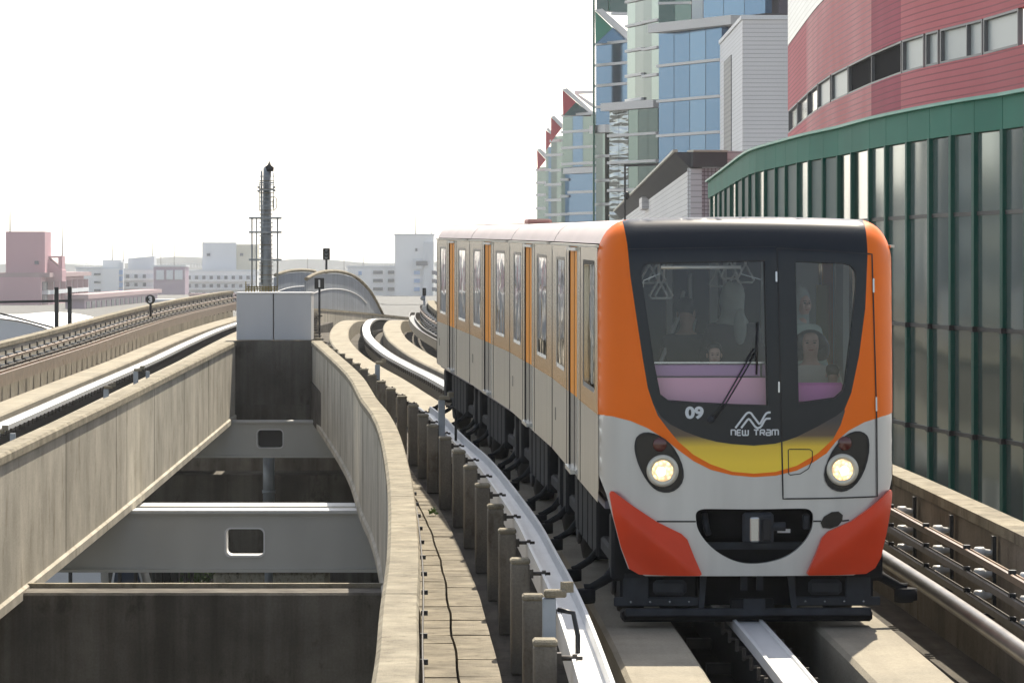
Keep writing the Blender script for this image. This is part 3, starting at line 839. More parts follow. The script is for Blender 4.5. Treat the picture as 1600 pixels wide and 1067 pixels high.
def off_pt(x, z, off):
    if off > .03: return Vector((x, front_y(x, z) - off, z))
    p = Vector((x, front_y(x, z), z)); return p + surfn(x, z) * off if off > 0 else p - Vector((0, off, 0))
def inside(p, poly):
    x, y = p; c = False; n = len(poly)
    for i in range(n):
        x1, y1 = poly[i]; x2, y2 = poly[(i + 1) % n]
        if (y1 > y) != (y2 > y) and x < (x2 - x1) * (y - y1) / (y2 - y1) + x1: c = not c
    return c
def dens(poly, step=.035):
    out = []
    for i in range(len(poly)):
        a, b = poly[i], poly[(i + 1) % len(poly)]
        n = max(1, int(math.hypot(b[0] - a[0], b[1] - a[1]) / step))
        out += [(a[0] + (b[0] - a[0]) * k / n, a[1] + (b[1] - a[1]) * k / n) for k in range(n)]
    return out
def smooth(poly, it=1):
    for _ in range(it):
        q = []
        for i in range(len(poly)):
            a, b = poly[i], poly[(i + 1) % len(poly)]
            q += [(a[0] * .75 + b[0] * .25, a[1] * .75 + b[1] * .25), (a[0] * .25 + b[0] * .75, a[1] * .25 + b[1] * .75)]
        poly = q
    return poly
def segd(p, poly):
    best = 9
    for i in range(len(poly)):
        ax, ay = poly[i]; bx, by = poly[(i + 1) % len(poly)]
        dx, dy = bx - ax, by - ay; L = dx * dx + dy * dy
        t = 0 if L == 0 else max(0, min(1, ((p[0] - ax) * dx + (p[1] - ay) * dy) / L))
        best = min(best, math.hypot(p[0] - ax - dx * t, p[1] - ay - dy * t))
    return best
GX = sorted(set([i * .045 for i in range(-20, 21)] + [s_ * v for s_ in (-1, 1) for v in (.93, .96, .99, 1.015, 1.04, 1.06, 1.08, 1.095, 1.108, 1.118, 1.127, 1.134, 1.139)]))
GZ = [.4 + .045 * i for i in range(55)] + [2.88, 2.91, 2.94, 2.97, 3.0, 3.025, 3.05, 3.07, 3.09, 3.105, 3.12, 3.13, 3.14, 3.147]
def fpanel(outline, holes, off, thick=0.0, d=.035, ridge=None):
    o = dens(outline, d); hs = [dens(h, d) for h in holes]
    inner = []
    for x in GX:
        for z in GZ:
            if inside((x, z), o) and segd((x, z), outline) > .012 and not any(inside((x, z), h) or segd((x, z), h) < .012 for h in holes):
                inner.append((x, z))
    v, f = cdt(o, hs, inner)
    ex = (lambda x, z: ridge(x, z) if ridge else 0)
    vs = [off_pt(x, z, off + ex(x, z)) for x, z in v]
    ff = []
    for t in f:
        a, b, c = [v[i] for i in t[:3]]
        cr = (b[0] - a[0]) * (c[1] - a[1]) - (b[1] - a[1]) * (c[0] - a[0])
        ff.append(t if cr > 0 else tuple(reversed(t)))
    mb = MB(); mb.add(vs, ff, 0, True)
    if thick:
        for loop in [o] + hs:
            n = len(loop)
            a = [off_pt(x, z, off + ex(x, z)) for x, z in loop]; b = [(x, front_y(x, z) - off + thick, z) for x, z in loop]
            mb.add(a + b, [(i, (i + 1) % n, n + (i + 1) % n, n + i) for i in range(n)])
    return mb

# outlines traced from the front
arc = lambda cx, cz, rx, rz, a0, a1, n: [(cx + rx * math.cos(R(a0 + (a1 - a0) * i / n)), cz + rz * math.sin(R(a0 + (a1 - a0) * i / n))) for i in range(n + 1)]
def shoulders():
    xr = WB - RC
    right = arc(xr, htop(xr) - RTT, RC * .999, RTT * .999, 0, 90, 10)
    top = [(xr - (2 * xr) * i / 24, htop(xr - (2 * xr) * i / 24) - .0003) for i in range(1, 24)]
    left = arc(-xr, htop(xr) - RTT, RC * .999, RTT * .999, 90, 180, 10)
    return right + top + left
W1 = WB * .9995
low_l = [(-W1, 1.18), (-1.09, 1.03), (-1.035, .82), (-.985, .62), (-.93, .47), (-.80, .415), (-.37, .415)]
low_r = [(-x, z) for x, z in low_l[::-1]]

winL = FP([(1002, 412), (1188.6, 407.6), (1192.5, 635.5), (1143, 634), (1079, 630.7), (1036, 627.5), (1023.6, 618), (1014, 568.6), (1004, 500), (995, 438), (995, 424), (998, 416)])
winR = FP([(1236, 409), (1312, 411.8), (1324, 415), (1331, 423), (1333, 437), (1332, 452), (1326, 505), (1320, 549.4), (1313.6, 600), (1310, 613), (1297.6, 624), (1240, 631.7)])
mouth = smooth(FP([(1079, 812), (1079, 801), (1087, 796), (1100, 795.5), (1170, 796.5), (1243, 795), (1256, 796), (1263, 802), (1263.5, 814), (1261, 829), (1249, 849), (1227, 868), (1200, 878), (1170, 882), (1143, 879), (1116, 866), (1096, 849), (1082, 829)]), 2)
eggL = smooth(FP([(984.4, 694), (988.4, 682), (1001, 676.4), (1018, 680), (1035, 690.6), (1048.5, 707.5), (1058.6, 731), (1059, 751), (1048.5, 765), (1033, 770), (1016.4, 765.5), (1003, 751), (991, 728), (985, 707.5)]), 1)
eggR = smooth(FP([(1351.6, 690.6), (1347, 680), (1334, 675), (1318.5, 680), (1305, 692), (1291.5, 711), (1281, 738), (1284, 756), (1296.6, 766.6), (1312, 769), (1328.6, 760), (1342, 741), (1350.6, 714)]), 1)
eggS = FP([(1274.6, 818), (1280, 808), (1292, 801), (1303, 800), (1310, 806), (1309, 815), (1302, 823), (1290, 827), (1278, 826)])
black_low = [(1012.4, 631), (1025, 652), (1040, 664), (1062, 675), (1089, 685), (1112, 691), (1136, 694.5), (1170, 697), (1203.7, 694), (1222, 689), (1237.5, 683.5), (1271, 667), (1300, 651), (1313, 641)]
black = FP([(969.6, 345)] + [(974, 383.7), (978, 431.5), (987, 495), (996.5, 559), (1004.5, 607)] + black_low + [(1324, 615), (1336.6, 557), (1347, 483), (1351.4, 400), (1351.8, 346)])
bx0, bx1 = fx(969.4), fx(1351.8)
black[0] = (bx0, htop(bx0) - .0005 if abs(bx0) < WB - RC else (htop(.894) - RTT) + RTT * math.sqrt(max(0, 1 - ((abs(bx0) - .894) / RC) ** 2)) - .001)
black[-1] = (bx1, htop(bx1) - RTT + RTT * math.sqrt(max(0, 1 - (max(0, abs(bx1) - .894) / RC) ** 2)) - .001)
black += [(bx1 + (bx0 - bx1) * i / 24, htop(bx1 + (bx0 - bx1) * i / 24) - .0008) for i in range(1, 24)]
yel_low = [(1035, 670), (1052, 690.6), (1075.5, 711), (1102.5, 726), (1136, 737.5), (1170, 740.6), (1204, 738), (1237.5, 728.5), (1271, 709), (1295, 687), (1307, 665), (1314, 643)]
yellow = FP([(1012.4, 631)] + [(1020, 650)] + yel_low + black_low[::-1][:-1])
or_low = [(950.6, 652), (977.6, 658.6), (1004.6, 670), (1031.6, 687), (1052, 704), (1075.5, 721), (1102.5, 734.5), (1136, 743), (1170, 746), (1204, 744), (1237.5, 736), (1264.5, 722.7), (1285, 709), (1300, 690.6), (1320, 674), (1345, 661), (1372.5, 653)]
orange = shoulders() + [(-W1, fz(651))] + FP(or_low) + [(W1, fz(648.5))]
orange = [(x * .9995, z) for x, z in orange]
shell_out = [(-W1, fz(651) + .03)] + [(x, z + .03) for x, z in FP(or_low)] + [(W1, fz(648.5) + .03)] + [(-x, z) for x, z in low_l] + low_l[::-1]

CARL = 7.94
def side_body(root, first):
    """one carriage body in local coordinates: y=0 front plane (front bow on the first car), +y rearwards"""
    y1 = CARL
    wins = [(.85, 2.45), (5.55, 7.05)]; door = (3.3, 4.7)
    zw0, zw1 = 1.78, 2.82
    for sg in (-1, 1):
        def edge(z): return (front_y(WB * .997, z) if first else .0)
        zt_, zm, zb_ = 2.93, 1.63, .95
        # upper panel
        n = 12
        fr = [(edge(zm + (zt_ - zm) * i / n), zm + (zt_ - zm) * i / n) for i in range(n + 1)]
        out = fr + [(door[0], zt_), (door[0], zm)]
        out2 = [(door[1], zm), (door[1], zt_), (y1, zt_), (y1, zm)]
        def plate(o, holes, name, mt, x, par=root):
            v, f = cdt(o, holes)
            mb = MB(); mb.add([(sg * (WB if z_ < 2.86 else WB - RC + RC * math.sqrt(max(0, 1 - ((z_ - (htop(.9) - RTT)) / RTT) ** 2))) if x is None else sg * x, y, z_) for y, z_ in v], f)
            n_ = len(o)
            a = [(sg * WB, y, z_) for y, z_ in o]; b = [(sg * (WB - .05), y, z_) for y, z_ in o]
            for hl in holes:
                m_ = len(hl); a = [(sg * WB, y, z_) for y, z_ in hl]; b = [(sg * (WB - .05), y, z_) for y, z_ in hl]
                mb.add(a + b, [(i, (i + 1) % m_, m_ + (i + 1) % m_, m_ + i) for i in range(m_)])
            return mb.build(name, mt, par)
        hol = [rrect((a + b) / 2, (zw0 + zw1) / 2, b - a, zw1 - zw0, .06, 4) for a, b in wins]
        plate(out, [hol[0]], 'side_panel', M['steel_up'], WB)
        plate(out2, [hol[1]], 'side_panel', M['steel_up'], WB)
        fr2 = [(edge(zb_ + .12 + (zm - zb_ - .12) * i / 6) if first else 0, zb_ + .12 + (zm - zb_ - .12) * i / 6) for i in range(7)]
        plate([(fr2[0][0] + .12, zb_)] + fr2 + [(door[0], zm), (door[0], zb_)], [], 'lower_panel', M['steel_lo'], WB - .002)
        plate([(door[1], zb_), (door[1], zm), (y1, zm), (y1, zb_)], [], 'lower_panel', M['steel_lo'], WB - .002)
        # door
        dr = MB().box((sg * (WB - .024), (door[0] + door[1]) / 2, (zm + zt_) / 2), (.03, door[1] - door[0], zt_ - zm)).build('door', M['door_or'], root)
        MB().box((sg * (WB - .024), (door[0] + door[1]) / 2, (zb_ + zm) / 2), (.028, door[1] - door[0], zm - zb_)).build('door_kick_panel', M['door_lo'], dr)
        MB().box((sg * (WB - .008), 4.0, 1.93), (.006, .02, 1.96)).build('door_seam', M['seam'], dr)
        for yy in (door[0], door[1]):
            MB().box((sg * (WB - .012), yy, 1.94), (.034, .05, 1.98)).build('door_frame', M['chrome'] if yy == door[0] else M['seam'], root)
        MB().box((sg * (WB + .01), 4.0, zb_ + .04), (.08, .9, .035)).build('step', M['chrome'], root)
        MB().box((sg * (WB + .008), 4.0, 2.90), (.03, 1.5, .03)).build('rain_strip', M['chrome'], root)
        # windows
        for k, (a, b) in enumerate(wins):
            gm = M['glass_in'] if (first and sg > 0) else M['win']
            wdw = MB().box((sg * (WB - (.030 if first and k == 0 else .010)), (a + b) / 2, (zw0 + zw1) / 2), (.008, b - a, zw1 - zw0)).build('side_window', gm, root)
            h = rrect((a + b) / 2, (zw0 + zw1) / 2, b - a, zw1 - zw0, .06, 4); h2 = rrect((a + b) / 2, (zw0 + zw1) / 2, b - a - .07, zw1 - zw0 - .07, .04, 4)
            nn = len(h); mb = MB()
            mb.add([(sg * (WB + .003), y, z_) for y, z_ in h] + [(sg * (WB - .004), y, z_) for y, z_ in h2], [(i, (i + 1) % nn, nn + (i + 1) % nn, nn + i) for i in range(nn)])
            mb.build('window_frame', M['winframe'] if (first and k == 0) else M['chrome'], wdw)
            if sg < 0 and first and k == 0:
                MB().box((sg * (WB - .022), (a + b) / 2, zw0 + (zw1 - zw0) * .5), (.008, .03, zw1 - zw0 - .08)).build('window_bar', M['chrome'], wdw)
        # small seams and marks
        for yy in (2.9, 5.15):
            MB().box((sg * (WB + .001), yy, 1.94), (.004, .012, 1.96)).build('panel_seam', M['seam'], root)
        MB().box((sg * (WB + .002), 7.25, 1.32), (.004, .12, .12)).build('service_hatch', M['door_lo'], root)
        MB().box((sg * (WB + .006), (y1 + .4) / 2, 2.935), (.03, y1 - .42, .02)).build('gutter', M['steel_lo'], root)
    # roof
    xr = WB - RC; prof = []
    for i in range(9):
        a = math.pi - (math.pi / 2) * i / 8
        if htop(xr) - RTT + RTT * math.sin(a) >= 2.92: prof.append((-xr + RC * math.cos(a), htop(xr) - RTT + RTT * math.sin(a)))
    prof += [(-xr + 2 * xr * i / 14, htop(-xr + 2 * xr * i / 14)) for i in range(1, 14)]
    prof += [(-x, z_) for x, z_ in prof[:9][::-1] if x < -xr + 1e-6]
    def fy(x, z_): return front_y(x, z_ - .0002) if first else 0
    rows = []
    for t_ in (0, .02, .25, .5, .75, .98, 1):
        rows += [((x), (fy(x, z_) * (1 - t_) + y1 * t_), z_ + .0008) for x, z_ in prof]
    n = len(prof)
    MB().add(rows, [(r * n + i, r * n + i + 1, (r + 1) * n + i + 1, (r + 1) * n + i) for r in range(6) for i in range(n - 1)], 0, True).build('roof', M['roofw'], root)
    # end wall, gangway bellows
    out = [(WB - .03, .95), (WB - .03, 2.86), (.9, 3.12), (-.9, 3.12), (-WB + .03, 2.86), (-WB + .03, .95)]
    MB().extr([(x, y1 - .02, z_) for x, z_ in out], (0, .02, 0)).build('end_wall', M['int_dark'], root)
    if not first: MB().extr([(x, 0, z_) for x, z_ in out], (0, .02, 0)).build('end_wall', M['int_dark'], root)
    bel = MB()
    bel.extr([(x * .96, y1 - .01, .16 + z_ * .93) for x, z_ in out], (0, .085, 0))
    so = [(WB + .004, .97), (WB + .004, 2.87), (1.085, 3.04), (1.0, 3.115), (.9, 3.147), (.45, 3.165), (0, 3.169)]; so += [(-x, z_) for x, z_ in so[::-1][1:]]
    MB().extr([(x, y1 - .028, z_) for x, z_ in so], (0, .03, 0)).build('end_seam', M['winframe'], root)
    bel.build('gangway_bellows', M['rubber'], root)
    # floor, interior lining
    MB().box((0, y1 / 2 + .2, .93), (2 * WB - .12, y1 - .5, .06)).build('floor', M['int_dark'], root)
    if first:
        MB().box((0, y1 / 2 + .3, 3.0), (2 * WB - .5, y1 - .8, .03)).build('ceiling', M['int_wall'], root)
    # underframe
    und = MB()
    und.box((0, y1 / 2 + .1, .80), (1.5, y1 - .5, .22))
    und.build('underframe', M['under'], root)
    for (yy, sy, xx, sx, zz, sz) in ((2.9, .9, -.62, .5, .60, .42), (3.95, .8, -.60, .55, .56, .48), (4.9, .7, -.64, .45, .58, .44), (3.3, 1.3, .62, .5, .58, .46), (4.8, .9, .60, .5, .60, .4)):
        MB().box((xx, yy, zz), (sx, sy, sz), bev=.02).build('equipment_box', M['under'], root)
    for sg in (-1, 1):
        for yy, sy in ((2.45, .55), (3.1, .6), (3.85, .7), (4.6, .6), (5.3, .5), (.35, .3), (7.4, .5)):
            MB().box((sg * .84, yy, .62), (.42, sy, .52), bev=.025).build('equipment_box', M['under'], root)
    for (yy, xx) in ((2.75, -.9), (3.45, -.93), (4.4, -.92)):
        MB().tube([(xx, yy - .3, .72), (xx, yy - .1, .60), (xx + .03, yy + .2, .64), (xx, yy + .4, .78)], .022, 7).build('hose', M['rubber'], root)
    for yb in (1.35, 6.35):
        bg_ = MB().box((0, yb, .52), (1.5, .28, .24), bev=.03).box((0, yb, .36), (1.9, .14, .14), bev=.02).build('bogie', M['under'], root)
        for sg in (-1, 1):
            wh = MB().lathe([(.30, -.12), (.40, -.10), (.42, -.04), (.42, .04), (.40, .10), (.30, .12)], (sg * .83, yb, .42), 'X', 28).build('wheel', M['rubber'], bg_)
            MB().lathe([(.25, -.02), (.27, -.01), (.27, .01), (.25, .02)], (sg * .965, yb, .42), 'X', 24).build('rim', M['under_lt'], bg_)
            MB().box((sg * .98, yb, .50), (.08, 1.5, .12), bev=.02).build('side_frame', M['under'], bg_)
            for dy in (-.95, .95):
                pts = [(sg * .88, yb + dy * .8, .52), (sg * 1.0, yb + dy * .95, .46), (sg * 1.10, yb + dy, .34), (sg * 1.20, yb + dy, .28), (sg * 1.24, yb + dy, .26)]
                MB().tube(pts, [.04, .034, .03, .028, .035], 9).build('guide_arm', M['under'], bg_)
                MB().lathe([(.05, -.05), (.075, -.045), (.075, .045), (.05, .05)], (sg * 1.24, yb + dy, .22), 'Z', 16).build('guide_wheel', M['under'], bg_)
    return root

def place_car(root, Yf, s=None):
    """front centre on the track at distance Yf, rear centre on the track one car length on"""
    s = RT.q(Yf) if s is None else s
    a = RT.at(s)[0]; b = RT.at(s + CARL)[0]
    d = b - a
    root.location = a
    root.rotation_euler = (math.atan2(d.z, math.hypot(d.x, d.y)), 0, math.atan2(-d.x, d.y))

YF = 29.35
car = empty('tram_car', (0, 0, 0), 'leading tram car with orange, black and silver face, lit headlights and number 09', 'tram', 'cars of the orange tram')
side_body(car, True)
# front skin
fpanel(shell_out, [mouth], 0, 0).build('front_shell', M['silver'], car, fix=False)
fpanel(orange, [black], .003).build('orange_mask', M['orange'], car, fix=False)
fpanel(black, [winL, winR], .005).build('window_surround', M['navy'], car, fix=False)
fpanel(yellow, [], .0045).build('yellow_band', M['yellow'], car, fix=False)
def scaled(poly, k):
    cx = sum(p[0] for p in poly) / len(poly); cz = sum(p[1] for p in poly) / len(poly)
    return [(cx + (x - cx) * k, cz + (z_ - cz) * k) for x, z_ in poly]
for wdw, nm in ((winL, 'windscreen'), (winR, 'windscreen')):
    g_ = fpanel(wdw, [], -.008).build(nm, M['glassf'], car, fix=False)
    fpanel(wdw, [scaled(wdw, .985)], -.002, .05).build('gasket', M['seam'], g_, fix=False)
def strip(pts, w_, off, name, mt, par, closed=False, z3=None):
    """thin ribbon lying on the front skin along a polyline given in x,z"""
    pts = dens(pts, .05)[: None if closed else None] if closed else [p for i in range(len(pts) - 1) for p in [(pts[i][0] + (pts[i + 1][0] - pts[i][0]) * k / 12, pts[i][1] + (pts[i + 1][1] - pts[i][1]) * k / 12) for k in range(12)]] + [pts[-1]]
    n = len(pts); vs = []; fs = []
    for i in range(n):
        a = pts[(i - 1) % n] if (closed or i) else pts[i]; b = pts[(i + 1) % n] if (closed or i < n - 1) else pts[i]
        dx, dz = b[0] - a[0], b[1] - a[1]; L = math.hypot(dx, dz) or 1
        nx, nz = -dz / L * w_ / 2, dx / L * w_ / 2
        for s_ in (-1, 1):
            x, z_ = pts[i][0] + nx * s_, pts[i][1] + nz * s_
            vs.append((x, front_y(x, z_) - off, z_))
    for i in range(n if closed else n - 1):
        j = (i + 1) % n; fs.append((2 * i, 2 * j, 2 * j + 1, 2 * i + 1))
    return MB().add(vs, fs).build(name, mt, par, fix=False)
# emergency end door outline
dr = strip(FP([(1208, 388.5), (1210, 470), (1211, 560), (1213, 640), (1214, 700), (1215.6, 780), (1290, 779.5), (1365.7, 777.5), (1365, 660), (1362, 540), (1359, 398), (1300, 393.5), (1208, 388.5)]), .011, .009, 'end_door', M['seam'], car)
for a, b in (((1206.5, 425), (1206.5, 441)), ((1209.5, 597), (1209.5, 614)), ((1361, 436), (1361, 458)), ((1364.2, 622), (1364.5, 644))):
    strip(FP([a, b]), .014, .018, 'hinge', M['chrome'], dr)
strip(FP([(1199.5, 405), (1202, 640)]), .03, .0075, 'door_post', M['navy'], dr)
strip(FP([(1224, 704), (1224.5, 741), (1227, 743), (1243, 741), (1256, 733), (1262, 720), (1262, 706), (1258, 703), (1226, 702.6)]), .007, .008, 'hatch', M['seam'], dr, closed=True)
strip(FP([(1018, 815.2), (1079, 815.2)]), .012, .004, 'skirt_seam', M['seam'], car)
strip(FP([(1263, 815.2), (1276, 815.2)]), .012, .004, 'skirt_seam', M['seam'], car)
strip(FP([(1309, 815.2), (1320, 814)]), .012, .004, 'skirt_seam', M['seam'], car)
strip(FP([(975, 390), (1090, 388), (1207, 386)]), .006, .0075, 'top_seam', M['seam'], car)
# bumpers
bumL = FP([(945, 773), (947, 769), (951, 769), (981, 791), (1018, 815.5), (1056, 834), (1065, 842.5), (1075.5, 869.5), (1087, 896), (1084, 898.5), (1035, 899), (990, 897.5), (975, 889), (962.4, 856), (950.6, 809)])
bumR = FP([(1392, 773), (1390, 769), (1386, 769), (1355.6, 792), (1322, 815.5), (1286, 831), (1276, 841), (1266, 866), (1252, 896), (1255, 898.5), (1300, 899), (1346, 897.5), (1361, 889), (1371, 873), (1381, 836), (1387.7, 802)])
def ridgeL(x, z):
    ax, az = fx(988), fz(868); bx, bz = fx(1076), fz(905)
    ax, az, bx, bz = fx(955), fz(800), fx(1088), fz(905)
    dd = abs((bx - ax) * (z - az) - (bz - az) * (x - ax)) / math.hypot(bx - ax, bz - az)
    return max(0, .05 - dd * .25)
fpanel(bumL, [], .035, .06, ridge=ridgeL).build('bumper', M['red'], car, fix=False)
fpanel(bumR, [], .035, .06, ridge=lambda x, z: ridgeL(-x, z)).build('bumper', M['red'], car, fix=False)
# headlights
for egg, cx, cz, sgn in ((eggL, fx(1027), fz(736), -1), (eggR, fx(1309.4), fz(735), 1)):
    hl = fpanel(egg, [], .007).build('headlight', M['lamp_dk'], car, fix=False)
    strip(egg, .013, .012, 'headlight_rim', M['seam'], hl, closed=True)
    y = front_y(cx, cz) - .014
    lat = MB().lathe([(.118, .0), (.124, -.006), (.120, -.018), (.084, -.020), (.080, -.008)], (cx, y, cz), 'Y', 36)
    lat.build('lamp_ring', M['lamp_rim'], hl)
    MB().lathe([(.080, -.010), (.078, -.018), (.05, -.024), (.001, -.027)], (cx, y, cz), 'Y', 30).build('lamp_lens', M['lamp_on'], hl)
    MB().lathe([(.034, -.026), (.02, -.032), (.001, -.034)], (cx + .012 * sgn, y, cz - .005), 'Y', 18).build('bulb', M['lamp_hot'], hl)
    MB().lathe([(.055, 0), (.05, -.004), (.001, -.006)], (cx - sgn * -.02 - .0, front_y(cx, cz + .2) - .009, cz + .20), 'Y', 20).build('tail_lens', M['lens_red'], hl)
fpanel(eggS, [], .01).build('marker_lamp', M['lamp_dk'], car, fix=False)
# coupler behind the mouth
cav = MB()
mo = dens(mouth, .05); n = len(mo)
cav.add([(x, front_y(x, z_) + .0, z_) for x, z_ in mo] + [(x, front_y(x, z_) + .05, z_) for x, z_ in mo], [(i, (i + 1) % n, n + (i + 1) % n, n + i) for i in range(n)])
cav.build('mouth_rim', M['silver'], car)
zc = fz(829)
MB().box((fx(1170), .62, zc), (1.15, .04, .62)).build('coupler_recess', M['under'], car)
cp = MB().box((fx(1178), .30, fz(826)), (.135, .50, .17), bev=.015).build('coupler', M['under_lt'], car)
MB().box((fx(1177), .045, fz(826)), (.24, .05, .24), bev=.02).build('coupler_plate', M['under_lt'], cp)
MB().box((fx(1171), .01, fz(828)), (.075, .04, .19), bev=.01).build('coupler_hook', M['chrome'], cp)
MB().box((fx(1190), .012, fz(828)), (.07, .03, .17), bev=.01).build('coupler_socket', M['seam'], cp)
MB().lathe([(.03, -.08), (.035, .08)], (fx(1204), .06, fz(824)), 'X', 12).build('coupler_pin', M['under_lt'], cp)
MB().box((fx(1170), .25, fz(857)), (.86, .05, .055)).build('buffer_bar', M['under_lt'], car)
MB().tube([(fx(1096), .2, fz(806)), (fx(1098), .15, fz(828)), (fx(1102), .17, fz(838))], .025, 8).build('air_hose', M['under_lt'], car)
MB().box((fx(1221), .20, fz(833)), (.10, .01, .03)).build('plate', M['white'], car)
MB().box((fx(1255), .16, fz(818)), (.05, .1, .12), bev=.01).build('junction_box', M['under_lt'], car)
# chin underside and snow plough frame
fr = MB().box((0, .30, .09), (1.94, .22, .09), bev=.02).build('plough_beam', M['under'], car)
MB().box((0, .14, .125), (1.90, .05, .06), bev=.01).build('plough_lip', M['under_lt'], fr)
for sg in (-1, 1):
    MB().extr([(sg * .34, .16, .14), (sg * .38, .16, .14), (sg * .36, .20, .43), (sg * .31, .20, .43)], (0, .05, 0)).build('strut', M['under_lt'], fr)
    MB().box((sg * .68, .34, .30), (.60, .20, .26), bev=.02).build('buffer_box', M['under'], fr)
    MB().box((sg * .70, .22, .20), (.66, .04, .07), bev=.008).build('bolted_plate', M['under_lt'], fr)
    MB().box((sg * .86, .22, .32), (.20, .04, .22), bev=.01).build('side_plate', M['under_lt'], fr)
    MB().box((sg * .60, .20, .31), (.26, .06, .12), bev=.03).build('bracket', M['under_lt'], fr)
    for k in range(4):
        MB().lathe([(.009, -.006), (.009, .006)], (sg * (.45 + .15 * k), .197, .20), 'Y', 8).build('bolt', M['chrome'], fr)
    # lateral guide arms with wheels at the front
    MB().tube([(sg * .92, .45, .40), (sg * 1.05, .36, .38), (sg * 1.14, .33, .33), (sg * 1.2, .33, .30), (sg * 1.25, .33, .29)], [.045, .04, .035, .032, .04], 9).build('guide_arm', M['under'], fr)
    MB().lathe([(.06, -.05), (.085, -.045), (.085, .045), (.06, .05)], (sg * 1.25, .33, .24), 'Z', 16).build('guide_wheel', M['under'], fr)
MB().box((fx(1170), .16, .18), (.34, .06, .10), bev=.01).build('center_bracket', M['under'], fr)
MB().box((fx(1173), .125, .185), (.17, .02, .09), bev=.006).build('center_plate', M['under_lt'], fr)
for xx in (fx(1160), fx(1185)):
    MB().box((xx, .3, .36), (.05, .06, .16)).build('hanger', M['under_lt'], fr)
MB().box((0, .55, .50), (1.9, .35, .2)).build('headstock', M['under'], fr)
MB().box((0, .95, .30), (1.3, .5, .35)).build('front_case', M['under'], fr)
# wiper
def fpt(px, py, off): x, z_ = fx(px), fz(py); return (x, front_y(x, z_) - off, z_)
wi = MB().tube([fpt(1099, 657, .03), fpt(1115, 640, .05), fpt(1140, 597, .06), fpt(1166, 552, .06), fpt(1172, 545, .05)], .007, 6)
wi.tube([fpt(1106, 657, .03), fpt(1120, 640, .05), fpt(1150, 590, .06), fpt(1173, 551, .055)], .006, 6)
wi = wi.build('wiper', M['black'], car)
MB().tube([fpt(1176.5, 504, .03), fpt(1175.5, 545, .035), fpt(1174, 586, .03)], .0085, 6).build('wiper_blade', M['black'], wi)
MB().lathe([(.028, .0), (.028, -.04), (.02, -.05)], (fx(1102), front_y(fx(1102), fz(656)) - .005, fz(656)), 'Y', 14).build('wiper_pivot', M['under_lt'], wi)
# number, emblem, lettering
def lettering(txt, px, py, hpx, name, wpx, bold=.0):
    v, f = textmb(txt, .1, bold)
    hx = max(a[0] for a in v) * 2; hz = max(a[1] for a in v) * 2
    kx = (wpx / 204.1) / hx; kz = (hpx / 204.1) / hz
    mb = MB(); mb.add([(fx(px) + a[0] * kx, front_y(fx(px) + a[0] * kx, fz(py) + a[1] * kz) - .0095, fz(py) + a[1] * kz) for a in v], f)
    return mb.build(name, M['letter'], car, fix=False)
M['letter'] = mat('pale lettering', (.62, .66, .70), .4)
lettering('09', 1077, 645.5, 20, 'fleet_number', 29, .0045)
def c8(a, b): return (900 + a / 2.963, 640 + b / 2.963)
lg = None
for pl in ([(714, 87), (762, 24), (770, 17), (779, 15), (788, 19), (794, 28), (824, 68), (830, 66), (850, 30), (858, 19), (868, 15), (878, 15)],
           [(741, 87), (770, 49), (776, 45), (783, 50), (806, 81), (817, 88), (829, 84), (837, 75), (850, 51), (858, 44), (878, 43)]):
    s_ = strip(FP([c8(*p) for p in pl]), .0155, .0095, 'emblem', M['letter'], car)
glyph = {'n': (1.0, [[(0, 0), (0, 1), (.8, 1), (1, .82), (1, 0)]]), 'E': (.85, [[(.85, 1), (.12, 1), (0, .88), (0, .12), (.12, 0), (.85, 0)], [(0, .5), (.75, .5)]]),
         'W': (1.35, [[(0, 1), (0, .12), (.12, 0), (1.23, 0), (1.35, .12), (1.35, 1)], [(.67, 1), (.67, 0)]]), 'T': (1.1, [[(0, 1), (1.1, 1)], [(.55, 1), (.55, 0)]]),
         'R': (1.0, [[(0, 0), (0, .88), (.12, 1), (.9, 1), (1, .88), (1, .58), (.9, .48), (0, .48)], [(.55, .48), (1, 0)]]), 'a': (1.0, [[(.1, 1), (.88, 1), (1, .88), (1, 0), (.12, 0), (0, .12), (0, .42), (.1, .5), (1, .5)]]),
         'm': (1.45, [[(0, 0), (0, .88), (.12, 1), (1.33, 1), (1.45, .88), (1.45, 0)], [(.72, 1), (.72, 0)]]), ' ': (.55, [])}
px = 1134.5
for ch in 'nEW TRam':
    gw, sts = glyph[ch]
    for st in sts: strip(FP([(px + a * 6.7, 680.6 - b * 8.2) for a, b in st]), .0105, .0095, 'lettering', M['letter'], car)
    px += gw * 6.7 + 2.6
# interior seen through the windscreen
MB().box((fx(1102), .22, fz(614)), (.90, .03, .215)).build('seat_panel', M['pink'], car)
MB().box((fx(1102), .25, fz(581)), (.90, .05, .095), bev=.01).build('seat_pad', M['purple'], car)
MB().box((fx(1102), .235, fz(592)), (.88, .05, .012)).build('pad_strip', M['seam'], car)
MB().box((fx(1102), .235, fz(568.5)), (.90, .06, .012)).build('grab_bar', M['chrome'], car)
MB().box((fx(1185), .225, fz(581)), (.012, .05, .10)).build('pad_strip', M['seam'], car)
MB().box((fx(1274), .28, fz(617)), (.42, .06, .16), bev=.02).build('seat_panel', M['magenta'], car)
bar = MB().tube([(fx(1026), .14, fz(419)), (fx(1152), .14, fz(418.5))], .014, 8).build('blind_rod', M['lamp_rim'], car)
MB().tube([(fx(1152), .14, fz(419)), (fx(1152), .14, fz(429)), (fx(1184), .14, fz(438)), (fx(1186), .14, fz(451))], .004, 5).build('cord', M['strap'], bar)
